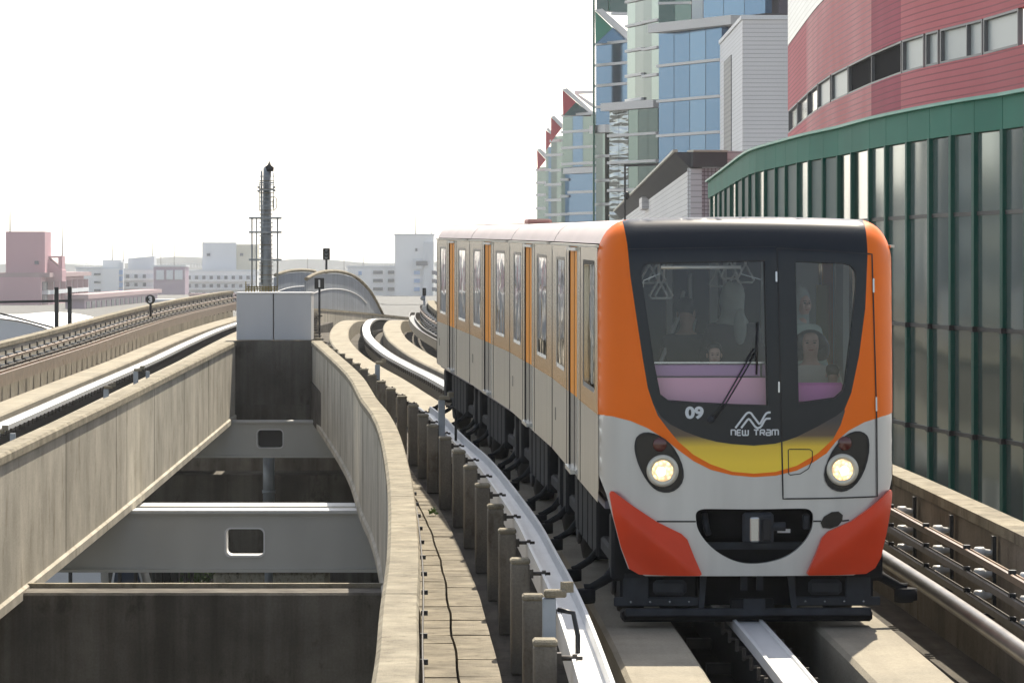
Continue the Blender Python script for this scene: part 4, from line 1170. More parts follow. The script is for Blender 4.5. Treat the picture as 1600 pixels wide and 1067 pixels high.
MB().tube([(fx(1026), .14, fz(428)), (fx(999), .14, fz(439)), (fx(998), .14, fz(450))], .004, 5).build('cord', M['strap'], bar)
# interior lining: left side wall inner, right side wall columns, far bulkhead
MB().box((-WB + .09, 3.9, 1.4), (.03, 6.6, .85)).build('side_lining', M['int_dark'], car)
MB().box((WB - .09, 3.9, 1.4), (.03, 6.6, .85)).build('side_lining', M['int_wall'], car)
for yy in (2.8, 5.2, 3.2, 4.8):
    MB().box((WB - .09, yy, 2.3), (.05, .5 if yy in (2.8, 5.2) else .12, 1.2)).build('door_pillar', M['int_wall'], car)
for xx, ww in ((.04, .07), (-.34, .05), (.48, .06), (.62, .10)): MB().box((xx, 3.6, 1.95), (ww, .05, 2.0)).build('door_pillar', M['int_wall'], car)
MB().box((.80, 3.25, 1.95), (.18, .05, 2.0)).build('partition', M['int_wall'], car)
MB().box((.93, 3.2, 2.3), (.10, .05, .6)).build('notice_panel', mat('yellow notice panel', (.45, .38, .10), .5), car)
for xx, pts in ((-1, [(-.30, 2.6, 2.55), (-.35, 2.5, 2.35), (-.55, 2.2, 1.9), (-.62, 2.1, 1.4), (-.62, 2.1, .97)]), (-1, [(-.22, 2.9, 2.7), (-.22, 2.9, .97)]), (1, [(.10, 3.2, 2.95), (.10, 3.2, .97)]), (1, [(.55, 3.0, 2.95), (.55, 3.0, .97)]), (1, [(-.14, 3.4, 2.3), (-.24, 3.1, 1.9), (-.3, 3.0, 1.4), (-.3, 3.0, .97)])):
    MB().tube(pts, .018, 8).build('grab_pole', M['strap'], car)
for sg in (-1, 1):
    MB().tube([(sg * .62, .9, 2.86), (sg * .62, 6.5, 2.86)], .014, 6).build('strap_rail', M['strap'], car)
def strap_at(x, y, z_):
    st = MB().tube([(x, y, 2.86), (x, y, z_ + .09)], .012, 5).build('hand_strap', M['strap'], car)
    tr = [(x, y, z_ + .09), (x - .07, y, z_ - .04), (x - .055, y, z_ - .06), (x + .055, y, z_ - .06), (x + .07, y, z_ - .04), (x, y, z_ + .09)]
    MB().tube(tr, .009, 6).build('strap_handle', M['strap'], st)
for x, y, z_ in ((-.80, 1.5, 2.72), (-.68, 1.3, 2.70), (-.60, 1.55, 2.70), (-.62, 1.1, 2.58), (-.57, 1.2, 2.58), (.0, 1.7, 2.73), (.12, 1.6, 2.70), (.06, 1.9, 2.62), (-.06, 2.1, 2.66)):
    strap_at(x, y, z_)
place_car(car, YF)

# following cars
car2 = empty('tram_car', (0, 0, 0), 'second tram car, directly behind the leading one, with one orange door', 'tram', 'cars of the orange tram')
side_body(car2, False)
cars = [car2]
for lab in ('third tram car of the silver train, with reddish vents on its roof', 'last tram car at the far end of the train where the line bends'):
    c = copy_tree(car2); c['label'] = lab; cars.append(c)
s0 = RT.q(YF)
for k, c in enumerate(cars):
    place_car(c, 0, s0 + (k + 1) * 8.02)
for k in range(2):
    MB().box((-.72 + .1 * k, 1.2 + 1.1 * k, 3.17), (.28, .6, .07), bev=.02).build('roof_vent', mat('reddish roof vent', (.32, .16, .14), .6), cars[1])
# ------------------------------------------------------------------ ground and street
M['ground'] = mat('asphalt street', (.11, .108, .10), .9, 0, var=.3, scale=.2)
struct(MB().box((0, 1950, -.2), (5800, 4000, .4)), 'ground', M['ground'])

def facade(A, B, z0, z1):
    """A,B plan points; returns function placing u(0..1), z, depth outward(toward camera)"""
    A, B = Vector((A[0], A[1], 0)), Vector((B[0], B[1], 0))
    d = B - A; n = Vector((d.y, -d.x, 0)).normalized()
    if n.dot(-A) < 0: n = -n
    def P(u, z, o=0):
        p = A + d * u + n * o
        return Vector((p.x, p.y, z))
    return P, d.length
def slab(P, u0, u1, z0, z1, o0, o1, mb=None):
    mb = mb or MB()
    v = [P(u0, z0, o0), P(u1, z0, o0), P(u1, z0, o1), P(u0, z0, o1), P(u0, z1, o0), P(u1, z1, o0), P(u1, z1, o1), P(u0, z1, o1)]
    return mb.add(v, [(0, 1, 2, 3), (7, 6, 5, 4), (0, 4, 5, 1), (1, 5, 6, 2), (2, 6, 7, 3), (3, 7, 4, 0)])
def pl(px, Y): return ((px - 800) * Y / F, Y)
def zz(py, Y): return CAMZ + (HY - py) * Y / F

# ---- curved green glass hall
M['green'] = mat('green enamel panel', (.015, .20, .135), .6, 0, var=.14, scale=.4, spec=.2)
M['green_lt'] = mat('green enamel top edge', (.10, .38, .30), .4, .1)
M['green_dk'] = mat('dark green mullion', (.006, .10, .070), .5, 0, spec=.25)
M['hall_glass'] = mirror_glass('hall glass', (.20, .27, .26), .12, .05, .35, .5, (1, 1, .35))
M['hall_glass2'] = mirror_glass('hall glass darker', (.15, .205, .20), .12, .05, .4, .5, (1, 1, .35))
M['hall_dull'] = mat('dull green glass', (.17, .225, .21), .5, 0, spec=.12, var=.3, scale=.6)  # matt tone set in place of the white sky reflection on grazing panes
M['hall_glass3'] = mirror_glass('hall glass paler', (.22, .25, .25), .10, .05, .35, 1.0, (1, 1, .35))
M['hall_in'] = mat('hall back wall', (.20, .22, .22), .8, var=.4, scale=.3)
hp = [(1700, 116), (1600, 141), (1534, 151.6), (1488, 159), (1419.5, 172), (1360.5, 185), (1311, 198.5), (1266, 208), (1229, 218), (1181, 232), (1161, 243), (1141.5, 257.5), (1125, 270), (1107, 283)]
HP = []
for px, py in hp:
    Y = 15070 / (415 - py); HP.append(((px - 800) * Y / F, Y, 0))
HP = Path(HP, .3)
ztop = CAMZ + 15070 / 6000
hall = empty('glass_hall', (HP.p[-1].x, HP.p[-1].y, 0), 'low curved hall with dark reflective glass, green mullions and a green panel band on top', 'building')
ho = hall.location
# mullion positions from the photo
mxs = [1650, 1608, 1569, 1528, 1491, 1452, 1419, 1388, 1361, 1334, 1310, 1287, 1266, 1247, 1229, 1212, 1197, 1183, 1172, 1162, 1152, 1143, 1134, 1126, 1119, 1112, 1107]
def at_px(px):
    best = min(range(len(HP.p)), key=lambda i: abs(HP.p[i].x / HP.p[i].y * F + 800 - px)); return best
idx = [at_px(x) for x in mxs]
zfb = ztop - .52 * 1.0
pr_ = None
for k in range(len(idx) - 1):
    a, b = HP.p[idx[k]], HP.p[idx[k + 1]]
    if (a - b).length < .2: continue
    P, L = facade((a.x, a.y), (b.x, b.y), 0, 0)
    g = .012 / L
    slab(P, g, 1 - g, zfb, ztop - .04, -.1, .02).build('green_panel', M['green'], hall, ho)
    for z0, z1, m_ in ((5.4, zfb - .04, 'hall_glass'), (.1, 5.36, 'hall_glass2')):
        pass
    zm = zz(519, 55)
    slab(P, .0, 1, zm + .02, zfb - .02, -.06, -.02).build('glass_panel', M['hall_glass3' if k in (8, 9) else ('hall_dull' if k > 9 and k % 4 else 'hall_glass')], hall, ho)
    slab(P, .0, 1, 0.1, zm - .02, -.06, -.02).build('glass_panel', M['hall_glass2'], hall, ho)
    for zmid in (zm, zz(695, 55), zz(330, 55)):
        slab(P, 0, 1, zmid - .03, zmid + .03, -.03, 0).build('transom', M['dark_steel'], hall, ho)
    t = (b - a).normalized()
    MB().box((a.x, a.y, (zfb + .1) / 2), (.09, .14, zfb - .1), math.atan2(-t.x, t.y)).build('mullion', M['green_dk'], hall, ho)
    for zmid in (zm, zz(695, 55)):
        MB().box((a.x - .0, a.y, zmid), (.14, .16, .08), math.atan2(-t.x, t.y)).build('mullion_clamp', M['dark_steel'], hall, ho)
lst = [HP.p[i] for i in range(0, len(HP.p), 6)] + [HP.p[-1]]
MB().sweep([(-.10, 0), (-.10, .05), (.35, .05), (.35, 0)], [Vector((p.x, p.y, ztop - .04)) for p in lst]).build('roof_edge', M['green_lt'], hall, ho)
rf = MB(); base_ = [(p.x + .0, p.y) for p in lst]
rf.prism(base_ + [(30, 114), (30, 40)], ztop - .25, ztop - .1); rf.build('roof', M['conc_dark'], hall, ho)

# ---- red clad drum with window ribbon
red_d = [(1700, 60, 84), (1600, 70, 90), (1537, 86, 94.4), (1410, 115, 103.5), (1324, 149, 116.7), (1278, 172, 127.8), (1231, 210, 151)]
RD = Path([((px - 800) * Y / F, Y, 0) for px, py, Y in red_d], .3)
zb, zt2 = CAMZ + 5.18, CAMZ + 6.07
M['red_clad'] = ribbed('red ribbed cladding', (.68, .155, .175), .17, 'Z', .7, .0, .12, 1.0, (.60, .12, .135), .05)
M['red_clad_lt'] = ribbed('lighter red ribbed cladding', (.74, .24, .25), .17, 'Z', .6, .0, .12, 1.0, (.60, .10, .11), .05)  # lighter red than the main cladding
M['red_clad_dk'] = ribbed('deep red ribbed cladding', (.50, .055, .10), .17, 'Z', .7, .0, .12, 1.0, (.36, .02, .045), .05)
M['sil_clad'] = ribbed('silver ribbed cladding', (.50, .51, .53), .22, 'Z', .32, .55, .10, 1.0, (.42, .43, .45), .05)
M['ribbon_lt'] = mirror_glass('pale blind glass', (.42, .46, .45), .38, .004, .5, .0)
M['ribbon_dk'] = mat('dark open window', (.010, .010, .012), .9, spec=.05)
M['ribbon_gr'] = mirror_glass('grey window glass', (.20, .22, .24), .08, .006, .5, .5)
M['alu'] = mat('grey window frame', (.16, .16, .165), .45, .3)
red = empty('red_building', (RD.p[-1].x, RD.p[-1].y, 0), 'large curved building clad in red ribbed sheet with a window ribbon, above the green hall', 'building')
ro = red.location
def rpx(px): return min(range(len(RD.p)), key=lambda i: abs(RD.p[i].x / RD.p[i].y * F + 800 - px))
cl_x = [1690, 1640, 1590, 1537, 1465, 1408, 1362, 1324, 1278, 1260, 1231]
for k in range(len(cl_x) - 1):
    i0, i1 = rpx(cl_x[k]), rpx(cl_x[k + 1])
    pts = [RD.p[i] for i in range(i0, i1 + 1, 4)] + [RD.p[i1]]
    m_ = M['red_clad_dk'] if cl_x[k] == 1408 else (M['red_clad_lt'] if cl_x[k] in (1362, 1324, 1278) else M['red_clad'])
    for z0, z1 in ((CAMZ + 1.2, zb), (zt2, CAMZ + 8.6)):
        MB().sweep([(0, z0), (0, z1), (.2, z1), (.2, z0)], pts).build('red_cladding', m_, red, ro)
    MB().sweep([(0, CAMZ + 8.64), (0, CAMZ + 15), (.2, CAMZ + 15), (.2, CAMZ + 8.64)], pts).build('silver_cladding', M['sil_clad'], red, ro)
win_px = [(1690, 1606, 'l'), (1592, 1537, 'l'), (1533, 1512, 'l'), (1508, 1468, 'l'), (1463, 1447, 'l'), (1443, 1410, 'l'), (1407, 1362, 'd'), (1361, 1326, 'd'), (1324, 1299, 'l'), (1297, 1278, 'l'), (1277, 1262, 'g'), (1261, 1246, 'g'), (1245, 1232, 'g')]
for a, b, c in win_px:
    A, B = RD.p[rpx(a)], RD.p[rpx(b)]
    P, L = facade((A.x, A.y), (B.x, B.y), 0, 0)
    f = slab(P, 0, 1, zb, zt2, -.14, -.10).build('window', M[{'l': 'ribbon_lt', 'd': 'ribbon_dk', 'g': 'ribbon_gr'}[c]], red, ro)
    fm = MB(); g = .05 / L
    for u0, u1, z0, z1 in ((-g, g, zb, zt2), (1 - g, 1 + g, zb, zt2), (g, 1 - g, zb, zb + .06), (g, 1 - g, zt2 - .06, zt2)): slab(P, u0, u1, z0 + .002, z1 - .002, -.10, .0, fm)
    fm.build('window_frame', M['alu'], f)
    if c == 'l' and a in (1690, 1508, 1592): pass
for f_ in [o for o in COL.objects if o.name.startswith('window_frame') and o.parent and o.parent.parent == red]:
    f_.location = (-ro.x, -ro.y, -ro.z)

# ---- grey ribbed service block with louvre
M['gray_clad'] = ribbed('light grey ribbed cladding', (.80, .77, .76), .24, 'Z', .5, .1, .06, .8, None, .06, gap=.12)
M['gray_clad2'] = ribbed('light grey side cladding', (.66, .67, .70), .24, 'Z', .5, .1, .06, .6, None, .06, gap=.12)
M['louvre'] = ribbed('louvre', (.20, .20, .21), .30, 'Z', .5, .2, .1, 1.0, None, .1, gap=.45)
Yn, Yf_ = 220, 245
zt3 = zz(31, Yn)
blk = empty('service_block', (14.5, 230, 0), 'light grey ribbed block with a tall louvre between the blue tower and red building', 'building')
bo = blk.location
x0, x1, xf = pl(1160, Yn)[0], pl(1236, Yn)[0], pl(1125, Yf_)[0]
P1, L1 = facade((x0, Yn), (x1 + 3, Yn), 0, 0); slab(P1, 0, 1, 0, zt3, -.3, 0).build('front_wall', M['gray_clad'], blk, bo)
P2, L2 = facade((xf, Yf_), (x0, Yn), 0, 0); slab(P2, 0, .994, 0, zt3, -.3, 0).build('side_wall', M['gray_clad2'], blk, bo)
u0 = .25; slab(P2, .22, .55, 2, zt3 - 1.4, .0, .05).build('louvre', M['louvre'], blk, bo)
slab(P1, -.01, 1, zt3, zt3 + .25, -.4, .08).build('coping', M['white'], blk, bo)
slab(P2, 0, 1, zt3 + .003, zt3 + .24, -.4, .08).build('coping', M['white'], blk, bo)
# silver drum behind it
dr_ = empty('silver_drum', (20, 290, 0), 'silvery ribbed curved wall rising behind the grey service block', 'building')
pts = [Vector(((px - 800) * Y / F, Y, 0)) for px, Y in ((1330, 235), (1290, 240), (1250, 250), (1215, 262), (1193, 285))]
MB().sweep([(0, 0), (0, CAMZ + 24), (.3, CAMZ + 24), (.3, 0)], Path(pts, 2).p).build('wall', M['sil_clad'], dr_, dr_.location)

# ---- long low ribbed building with sloping grey fascia
M['fascia'] = mat('grey fascia', (.13, .13, .135), .8, 0, spec=.08, var=.08, scale=.3)
M['fascia_top'] = mat('pale fascia edge', (.66, .62, .50), .5)
M['rib_wall'] = ribbed('white ribbed wall', (.78, .78, .79), .20, 'Z', .5, .1, .06, .8, None, .05, gap=.15)
lowb = empty('low_annexe', (12, 135, 0), 'low white ribbed annexe with dark grey sloping fascia beside the green hall', 'building')
lo_ = lowb.location
A, B = pl(963, 310), pl(1079, 135)
P, L = facade(A, B, 0, 0)
slab(P, 0, 1, 0, zz(263, 135), -.4, 0).build('ribbed_wall', M['rib_wall'], lowb, lo_)
zf0, zf1 = zz(264, 135), zz(238, 135)
fm = MB(); fm.add([P(0, zf1, .55), P(1, zf1, .55), P(1, zf0, .0), P(0, zf0, .0), P(0, zf1, -.4), P(1, zf1, -.4), P(1, zf0, -.4), P(0, zf0, -.4)], [(0, 1, 2, 3), (4, 7, 6, 5), (0, 4, 5, 1), (3, 2, 6, 7), (0, 3, 7, 4), (1, 5, 6, 2)])
fm.build('fascia', M['fascia'], lowb, lo_)
slab(P, 0, 1, zf1 + .003, zf1 + .09, .45, .62).build('fascia_edge', M['fascia_top'], lowb, lo_)
C = pl(1165, 135.5)
P2, L2 = facade(B, C, 0, 0)
def tile():
    m = mat('pale square tiles', (.7, .7, .74), .4, 0, var=.05)
    n = m.node_tree.nodes; l = m.node_tree.links; b = n['Principled BSDF']
    g = n.new('ShaderNodeNewGeometry'); s = n.new('ShaderNodeSeparateXYZ'); l.new(g.outputs['Position'], s.inputs[0])
    outs = []
    for ax in ('X', 'Z'):
        a = n.new('ShaderNodeMath'); a.operation = 'MULTIPLY'; a.inputs[1].default_value = 1 / .135; l.new(s.outputs[ax], a.inputs[0])
        f = n.new('ShaderNodeMath'); f.operation = 'FRACT'; l.new(a.outputs[0], f.inputs[0])
        c = n.new('ShaderNodeMath'); c.operation = 'GREATER_THAN'; c.inputs[1].default_value = .2; l.new(f.outputs[0], c.inputs[0]); outs.append(c.outputs[0])
    mn = n.new('ShaderNodeMath'); mn.operation = 'MINIMUM'; l.new(outs[0], mn.inputs[0]); l.new(outs[1], mn.inputs[1])
    x = n.new('ShaderNodeMix'); x.data_type = 'RGBA'; l.new(mn.outputs[0], x.inputs[0]); x.inputs[6].default_value = (.2, .2, .22, 1); x.inputs[7].default_value = (.55, .56, .61, 1)
    l.new(x.outputs[2], b.inputs['Base Color']); return m
M['tile'] = tile()
slab(P2, 0.003, 1, 0, zz(262, 135), -.4, 0).build('tiled_wall', M['tile'], lowb, lo_)
slab(P2, 0.0, .62, zz(261, 135), zf1, -.4, .30).build('fascia', M['fascia'], lowb, lo_)
slab(P2, 0.0, .62, zf1 + .003, zf1 + .07, -.4, .36).build('fascia_edge', M['fascia_top'], lowb, lo_)
slab(P2, .625, 1.3, zz(261, 135), zf1 + .05, -.4, .05).build('upper_wall', M['gray_clad'], lowb, lo_)
slab(P, .60, .64, zz(285, 135), zz(262, 135) + .1, .0, .35).build('corner_block', M['gray_clad'], lowb, lo_)

# black portal frame with lamp
pf = empty('portal_frame', (pl(976, 180)[0], 180, 0), 'thin black steel portal frame standing before the wavy reflecting glass', 'frame')
po_ = pf.location
a = W(976.5, 259, 180); b = W(976.5, 340, 180); c = W(1028, 257, 180)
MB().bar((a.x, 180, 0), (a.x, 180, a.z), .09, .09).build('post', M['black'], pf, po_)
MB().bar((a.x - .05, 180, a.z), (c.x, 180, c.z), .1, .12).build('crossbar', M['black'], pf, po_)
d_ = W(1000, 285, 180); MB().bar((c.x, 180, c.z - .05), (d_.x + .5, 180.1, d_.z), .07, .07).build('brace', M['black'], pf, po_)
d_ = W(979, 306, 180); ellipsoid_mb((d_.x, 179.8, d_.z), (.14, .14, .2)).build('lamp', M['black'], pf, po_)

# ---- glass towers
M['blue'] = mirror_glass('blue facade glass', (.075, .165, .29), .14, .02, .05, .85)
M['blue2'] = mirror_glass('blue facade glass lighter', (.10, .20, .33), .14, .02, .05, .85)
M['teal'] = mirror_glass('green grey facade glass', (.15, .21, .205), .06, .12, .09, 1.0, (1, 1, .5))
M['teal2'] = mirror_glass('dark green facade glass', (.06, .095, .10), .06, .12, .09, 1.0, (1, 1, .5))
M['band'] = mat('white floor band', (.74, .73, .71), .5, 0, var=.06, scale=.1)
M['gable_red'] = mat('red gable panel', (.50, .03, .05), .45)
M['gable_green'] = mat('green gable panel', (.02, .26, .17), .45)
M['zigzag'] = mirror_glass('rippled reflecting glass', (.30, .34, .35), .05, .35, .35, .85, (1, 1, 6))
TK = .66
def tower(name, label, faces, extra=None):
    """faces: list of (pxA,YA,pxB,YB,[(ytopA,ybotA,kind)...]); rows given at A edge"""
    faces = [(a, b * TK, c, d, r) for a, b, c, d, r in [(f[0], f[1], f[2], f[3] * TK, f[4]) for f in faces]]
    e = empty(name, (pl(faces[0][0], faces[0][1])[0], faces[0][1], 0), label, 'tower'); o = e.location
    for (pa, ya, pb, yb, rows) in faces:
        P, L = facade(pl(pa, ya), pl(pb, yb), 0, 0)
        for (t, b, kd) in rows:
            z1, z0 = zz(t, ya), zz(b, ya)
            if kd == 'band': slab(P, 0, 1, z0, z1, -.8, .2).build('floor_band', M['band'], e, o)
            elif kd == 'thick': slab(P, -.03, 1.0, z0, z1, -.8, .4).build('parapet_band', M['band'], e, o)
            elif isinstance(kd, (list, tuple)):
                n = len(kd)
                for i, m_ in enumerate(kd): slab(P, i / n + .004, (i + 1) / n - .004, z0, z1, -.5, 0).build('glass_panel', M[m_], e, o)
            else: slab(P, 0, 1, z0, z1, -.5, 0).build('glass_panel', M[kd], e, o)
        zlow = zz(max(r[1] for r in rows), ya)
        if max(r[1] for r in rows) >= 340: slab(P, 0, 1, 0, zlow - .01, -.5, -.05).build('lower_wall', M['teal2'], e, o)
        slab(P, 0.01, .99, 0 if max(r[1] for r in rows) >= 340 else zz(max(r[1] for r in rows), ya), zz(min(r[0] for r in rows), ya) - .3, -9, -1.05).build('core', M['int_dark'], e, o)
    return e
def rows(lines, top, bot, g, th=2.0):
    out = []; y = top
    for l_ in lines + [None]:
        e = bot if l_ is None else l_ - th
        gg = g[len(out) // 2 % len(g)] if isinstance(g, list) and isinstance(g[0], (list, tuple)) else g
        if e > y: out.append((y, e, gg))
        if l_ is not None: out.append((l_ - th, l_ + th, 'band')); y = l_ + th
    return out
bl = ['blue', 'blue2']
tower('glass_tower', 'wide blue glass wing with white floor bands next to the grey ribbed block',
      [(1029, 400, 1128, 387, rows([104, 159, 213, 265], 52, 345, ['blue', 'blue', 'blue2', 'blue'])),
       (1024, 398, 1150, 384, [(38, 52, 'thick')]),
       (1099, 396, 1196, 384, rows([], -60, 33, ['blue2', 'blue2', 'blue'])),
       (1029, 401, 1080, 400, rows([6], -60, 36, ['teal2', 'teal'])), (1081, 399, 1098, 398, [(-60, 33, 'int_wall')])])
tower('glass_tower', 'narrow green grey glass bay with rippling reflections left of the blue wing',
      [(980, 432, 1006, 426, rows([4, 42, 81, 120, 158], -60, 162, ['teal', 'teal2'])),
       (1006, 426, 1030, 421, rows([-2, 36, 78, 120], -60, 160, ['teal2', 'teal'])),
       (948, 432, 1028, 422, [(162, 174, 'thick')]),
       (952, 432, 1028, 422, rows([213, 255, 298], 174, 345, ['zigzag', 'zigzag', 'teal', 'teal2', 'teal2']))])  # panel colours vary to stand for the zigzag reflections
t3 = tower('glass_tower', 'blue glass tower wing with a green gable and sloping white coping',
      [(931, 520, 981, 512, rows([70, 103, 135, 168], 68, 200, ['blue', 'blue2'])),
       (928, 519, 952, 514, [(197, 209, 'thick')]),
       (931, 519, 952, 515, rows([245, 283, 320], 209, 345, ['teal2', 'teal']))])
def flat(par, name, m_, pts, Y, th=1.0, Yo=0):
    Y = Y * TK
    V = [W(px, py, Y) for px, py in pts]
    MB().extr([tuple(v) for v in V], (0, th, 0)).build(name, m_, par, par.location)
flat(t3, 'gable_glass', M['blue'], [(931, 68), (957, 43), (981, 62), (981, 68)], 516.5)
flat(t3, 'gable_panel', M['gable_green'], [(930, 18), (957, 44), (931, 68)], 515.5)
flat(t3, 'sloping_coping', M['band'], [(930, 16), (941, 14), (981, 50), (981, 63)], 514.5)
flat(t3, 'upper_glass', M['teal2'], [(932, -60), (982, -60), (982, 20), (945, 18), (932, 15)], 517.5)
flat(t3, 'upper_band', M['band'], [(955, 20), (982, 20), (982, 24), (955, 23)], 516.0)
flat(t3, 'corner_post', M['green_dk'], [(926.5, -60), (929.5, -60), (929.5, 345), (926.5, 345)], 516.0)
flat(t3, 'corner_post', M['green_dk'], [(951, -60), (953, -60), (953, 18), (951, 17)], 516.0)
t4 = tower('glass_tower', 'pale blue glass wing with a large red gable next to the green corner post',
      [(879, 650, 927, 640, rows([181, 207, 232, 257], 183, 262, ['teal', 'blue2', 'teal'])),
       (886, 649, 931, 640, [(263, 272, 'thick')]),
       (889, 650, 931, 641, rows([301, 334], 272, 350, ['blue2'])),
       (877, 651, 889, 650, rows([281, 307, 335], 262, 350, ['teal', 'blue']))])
flat(t4, 'gable_panel', M['gable_red'], [(879, 141), (900, 160), (880, 181)], 644)
flat(t4, 'gable_glass', M['teal2'], [(880, 181), (900, 160), (925, 180)], 645)
flat(t4, 'sloping_coping', M['band'], [(879, 140), (886, 138), (926, 174), (926, 181)], 643)
flat(t4, 'roof_edge', M['band'], [(898, 142), (926, 142), (926, 146), (903, 147), (926, 162), (926, 168), (898, 147)], 646)
t5 = tower('glass_tower', 'slim grey glass wing with a middle sized red gable',
      [(861, 740, 879, 735, rows([221, 243, 267, 289, 313, 336], 214, 350, ['teal2', 'teal']))])
flat(t5, 'gable_panel', M['gable_red'], [(861, 184), (878, 200), (861, 222)], 734)
flat(t5, 'sloping_coping', M['band'], [(861, 183), (866, 181), (879, 194), (879, 202)], 733)
t6 = tower('glass_tower', 'narrowest glass wing with a red gable, between two others',
      [(853, 790, 861, 788, rows([243, 266, 289, 313, 336], 230, 350, ['teal', 'blue']))])
flat(t6, 'gable_panel', M['gable_red'], [(853, 204), (862, 211), (862, 222), (853, 236)], 786)
flat(t6, 'sloping_coping', M['band'], [(853, 202), (857, 200), (862, 206), (862, 211)], 785)
t7 = tower('glass_tower', 'outermost yellowish glass wing with the lowest red gable',
      [(839, 840, 853, 836, rows([266, 286, 305, 326], 262, 350, ['ochre', 'teal']))] if False else [(839, 840, 853, 836, rows([266, 286, 305, 326], 262, 350, ['teal']))])
flat(t7, 'gable_panel', M['gable_red'], [(839, 235), (853, 250), (840, 266)], 835)
flat(t7, 'sloping_coping', M['band'], [(839, 234), (844, 232), (854, 241), (854, 250)], 834)

# ---- far apartment blocks
M['ap_white'] = mat('pale apartment wall', (.82, .83, .83), .8, 0, var=.05, scale=.02)
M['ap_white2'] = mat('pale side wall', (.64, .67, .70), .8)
M['ap_cream'] = mat('cream rooftop block', (.60, .57, .45), .8)
M['ap_pink'] = mat('pink apartment wall', (.50, .28, .32), .8, 0, var=.06, scale=.02)
M['ap_pink2'] = mat('muted mauve wall', (.34, .24, .32), .8)
M['ap_win'] = mat('far window', (.04, .055, .09), .4, 0, spec=.3)
M['ap_blue'] = mat('blue stair strip', (.20, .36, .62), .5)
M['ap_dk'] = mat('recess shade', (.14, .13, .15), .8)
M['ap_roof'] = mat('brown pink roof', (.36, .24, .25), .8)
def fbox(px0, px1, y0, y1, Y, dep, name, m_, par, yo=0):
    a, b = W(px0, y0, Y), W(px1, y1, Y)
    return MB().box(((a.x + b.x) / 2, Y + dep / 2 + yo, (a.z + b.z) / 2), (abs(b.x - a.x), dep, abs(a.z - b.z))).build(name, m_, par, par.location if par.parent is None else None)
def block(name, label, px0, px1, y0, Y, m_, dep=14, ybot=None, cat='building'):
    e = empty(name, (pl((px0 + px1) / 2, Y)[0], Y, 0), label, cat)
    zt_ = zz(y0, Y); a, b = pl(px0, Y)[0], pl(px1, Y)[0]
    MB().box(((a + b) / 2, Y + dep / 2, zt_ / 2), (b - a, dep, zt_)).build('wall', M[m_], e, e.location)
    MB().box(((a + b) / 2, Y + dep / 2, zt_ + .25), (b - a + .5, dep + .5, .5)).build('roof', M['ap_white2'] if m_ != 'ap_pink' else M['ap_roof'], e, e.location)
    return e
def wins(e, Y, xs, ys, w_, h, m_='ap_win', sill=False):
    for y in ys:
        for x in xs:
            fbox(x, x + w_, y, y + h, Y - .25, .35, 'window', M[m_], e)
def balc(e, Y, px0, px1, ys, th, m_='ap_white', posts=None):
    for y in ys:
        fbox(px0, px1, y, y + th, Y - 1.6, 1.5, 'balcony', M[m_], e)
    if posts:
        for x in posts: fbox(x, x + 1.2, ys[0] - 8, ys[-1] + 8, Y - 1.4, 1.3, 'partition', M[m_], e)
# pink block, far left
e = block('apartment_block', 'pink apartment block with a taller pink tower at its corner, by the black posts', -60, 62, 432, 880, 'ap_pink')
fbox(9, 70, 362, 432.5, 884, 12, 'tower', M['ap_pink'], e)
MB().extr([tuple(W(px, py, 890)) for px, py in ((70, 400), (97, 422), (97, 440), (70, 440))], (0, 8, 0)).build('sloping_wing', M['ap_pink'], e, e.location)
fbox(71, 97, 400, 403, 891, 6, 'frame_beam', M['ap_pink'], e); fbox(91, 97, 403, 425, 891, 6, 'frame_post', M['ap_pink'], e)
fbox(54, 60, 408, 413, 883, 1, 'window', M['ap_win'], e)
for x in (2, 40): fbox(x, x + .8, 440, 500, 879.5, 1, 'wall_joint', M['ap_pink2'], e)
wins(e, 880, [44], [458, 478], 5, 7)
A = pl(64, 878); B = pl(131, 1010)
P, L = facade(A, B, 0, 0)
zt_ = zz(433, 880)
w2 = empty('apartment_block', (A[0], A[1], 0), 'receding pink apartment wing with rows of shaded balconies', 'building'); wo = w2.location
slab(P, 0, 1, 0, zt_, -12, 0).build('wall', M['ap_pink'], w2, wo)
slab(P, 0, 1.0, zt_, zt_ + 1.0, -12, 2.0).build('roof', M['ap_roof'], w2, wo)
for k in range(5):
    z0 = zt_ - 3.0 - k * 2.9
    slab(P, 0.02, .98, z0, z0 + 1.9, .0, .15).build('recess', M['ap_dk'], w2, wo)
    slab(P, 0.02, .98, z0 - 1.0, z0 - .05, .0, 1.5).build('balcony', M['ap_pink' if k % 2 else 'ap_white2'], w2, wo)
    for j in range(7):
        u = .05 + j * .14
        slab(P, u, u + .05, z0, z0 + 1.6, .16, .22).build('window', M['ap_win'], w2, wo)
        slab(P, u + .08, u + .09, z0 - .04, z0 + 2.1, .16, 1.4).build('partition', M['ap_pink'], w2, wo)
# lower pink roofed row
A = pl(132, 800); B = pl(246, 980); P, L = facade(A, B, 0, 0)
w3 = empty('terrace_row', (A[0], A[1], 0), 'long low row with a brownish pink roof, right behind the curving parapet', 'building'); wo = w3.location
z1 = zz(467, 800)
slab(P, 0, 1, 0, z1, -4, 0).build('wall', M['ap_pink2'], w3, wo); slab(P, -.01, 1.01, z1, z1 + .9, -4, 1.0).build('roof', M['ap_roof'], w3, wo)
for j in range(16):
    u = .02 + j * .06; slab(P, u, u + .035, z1 - 2.6, z1 - .6, .0, .12).build('window', M['ap_win'], w3, wo)
slab(P, 0, 1, z1 - 3.6, z1 - 2.7, .0, 1.2).build('balcony', M['ap_white2'], w3, wo); slab(P, 0, 1, z1 - 6.8, z1 - 5.9, .0, 1.2).build('balcony', M['ap_white2'], w3, wo)
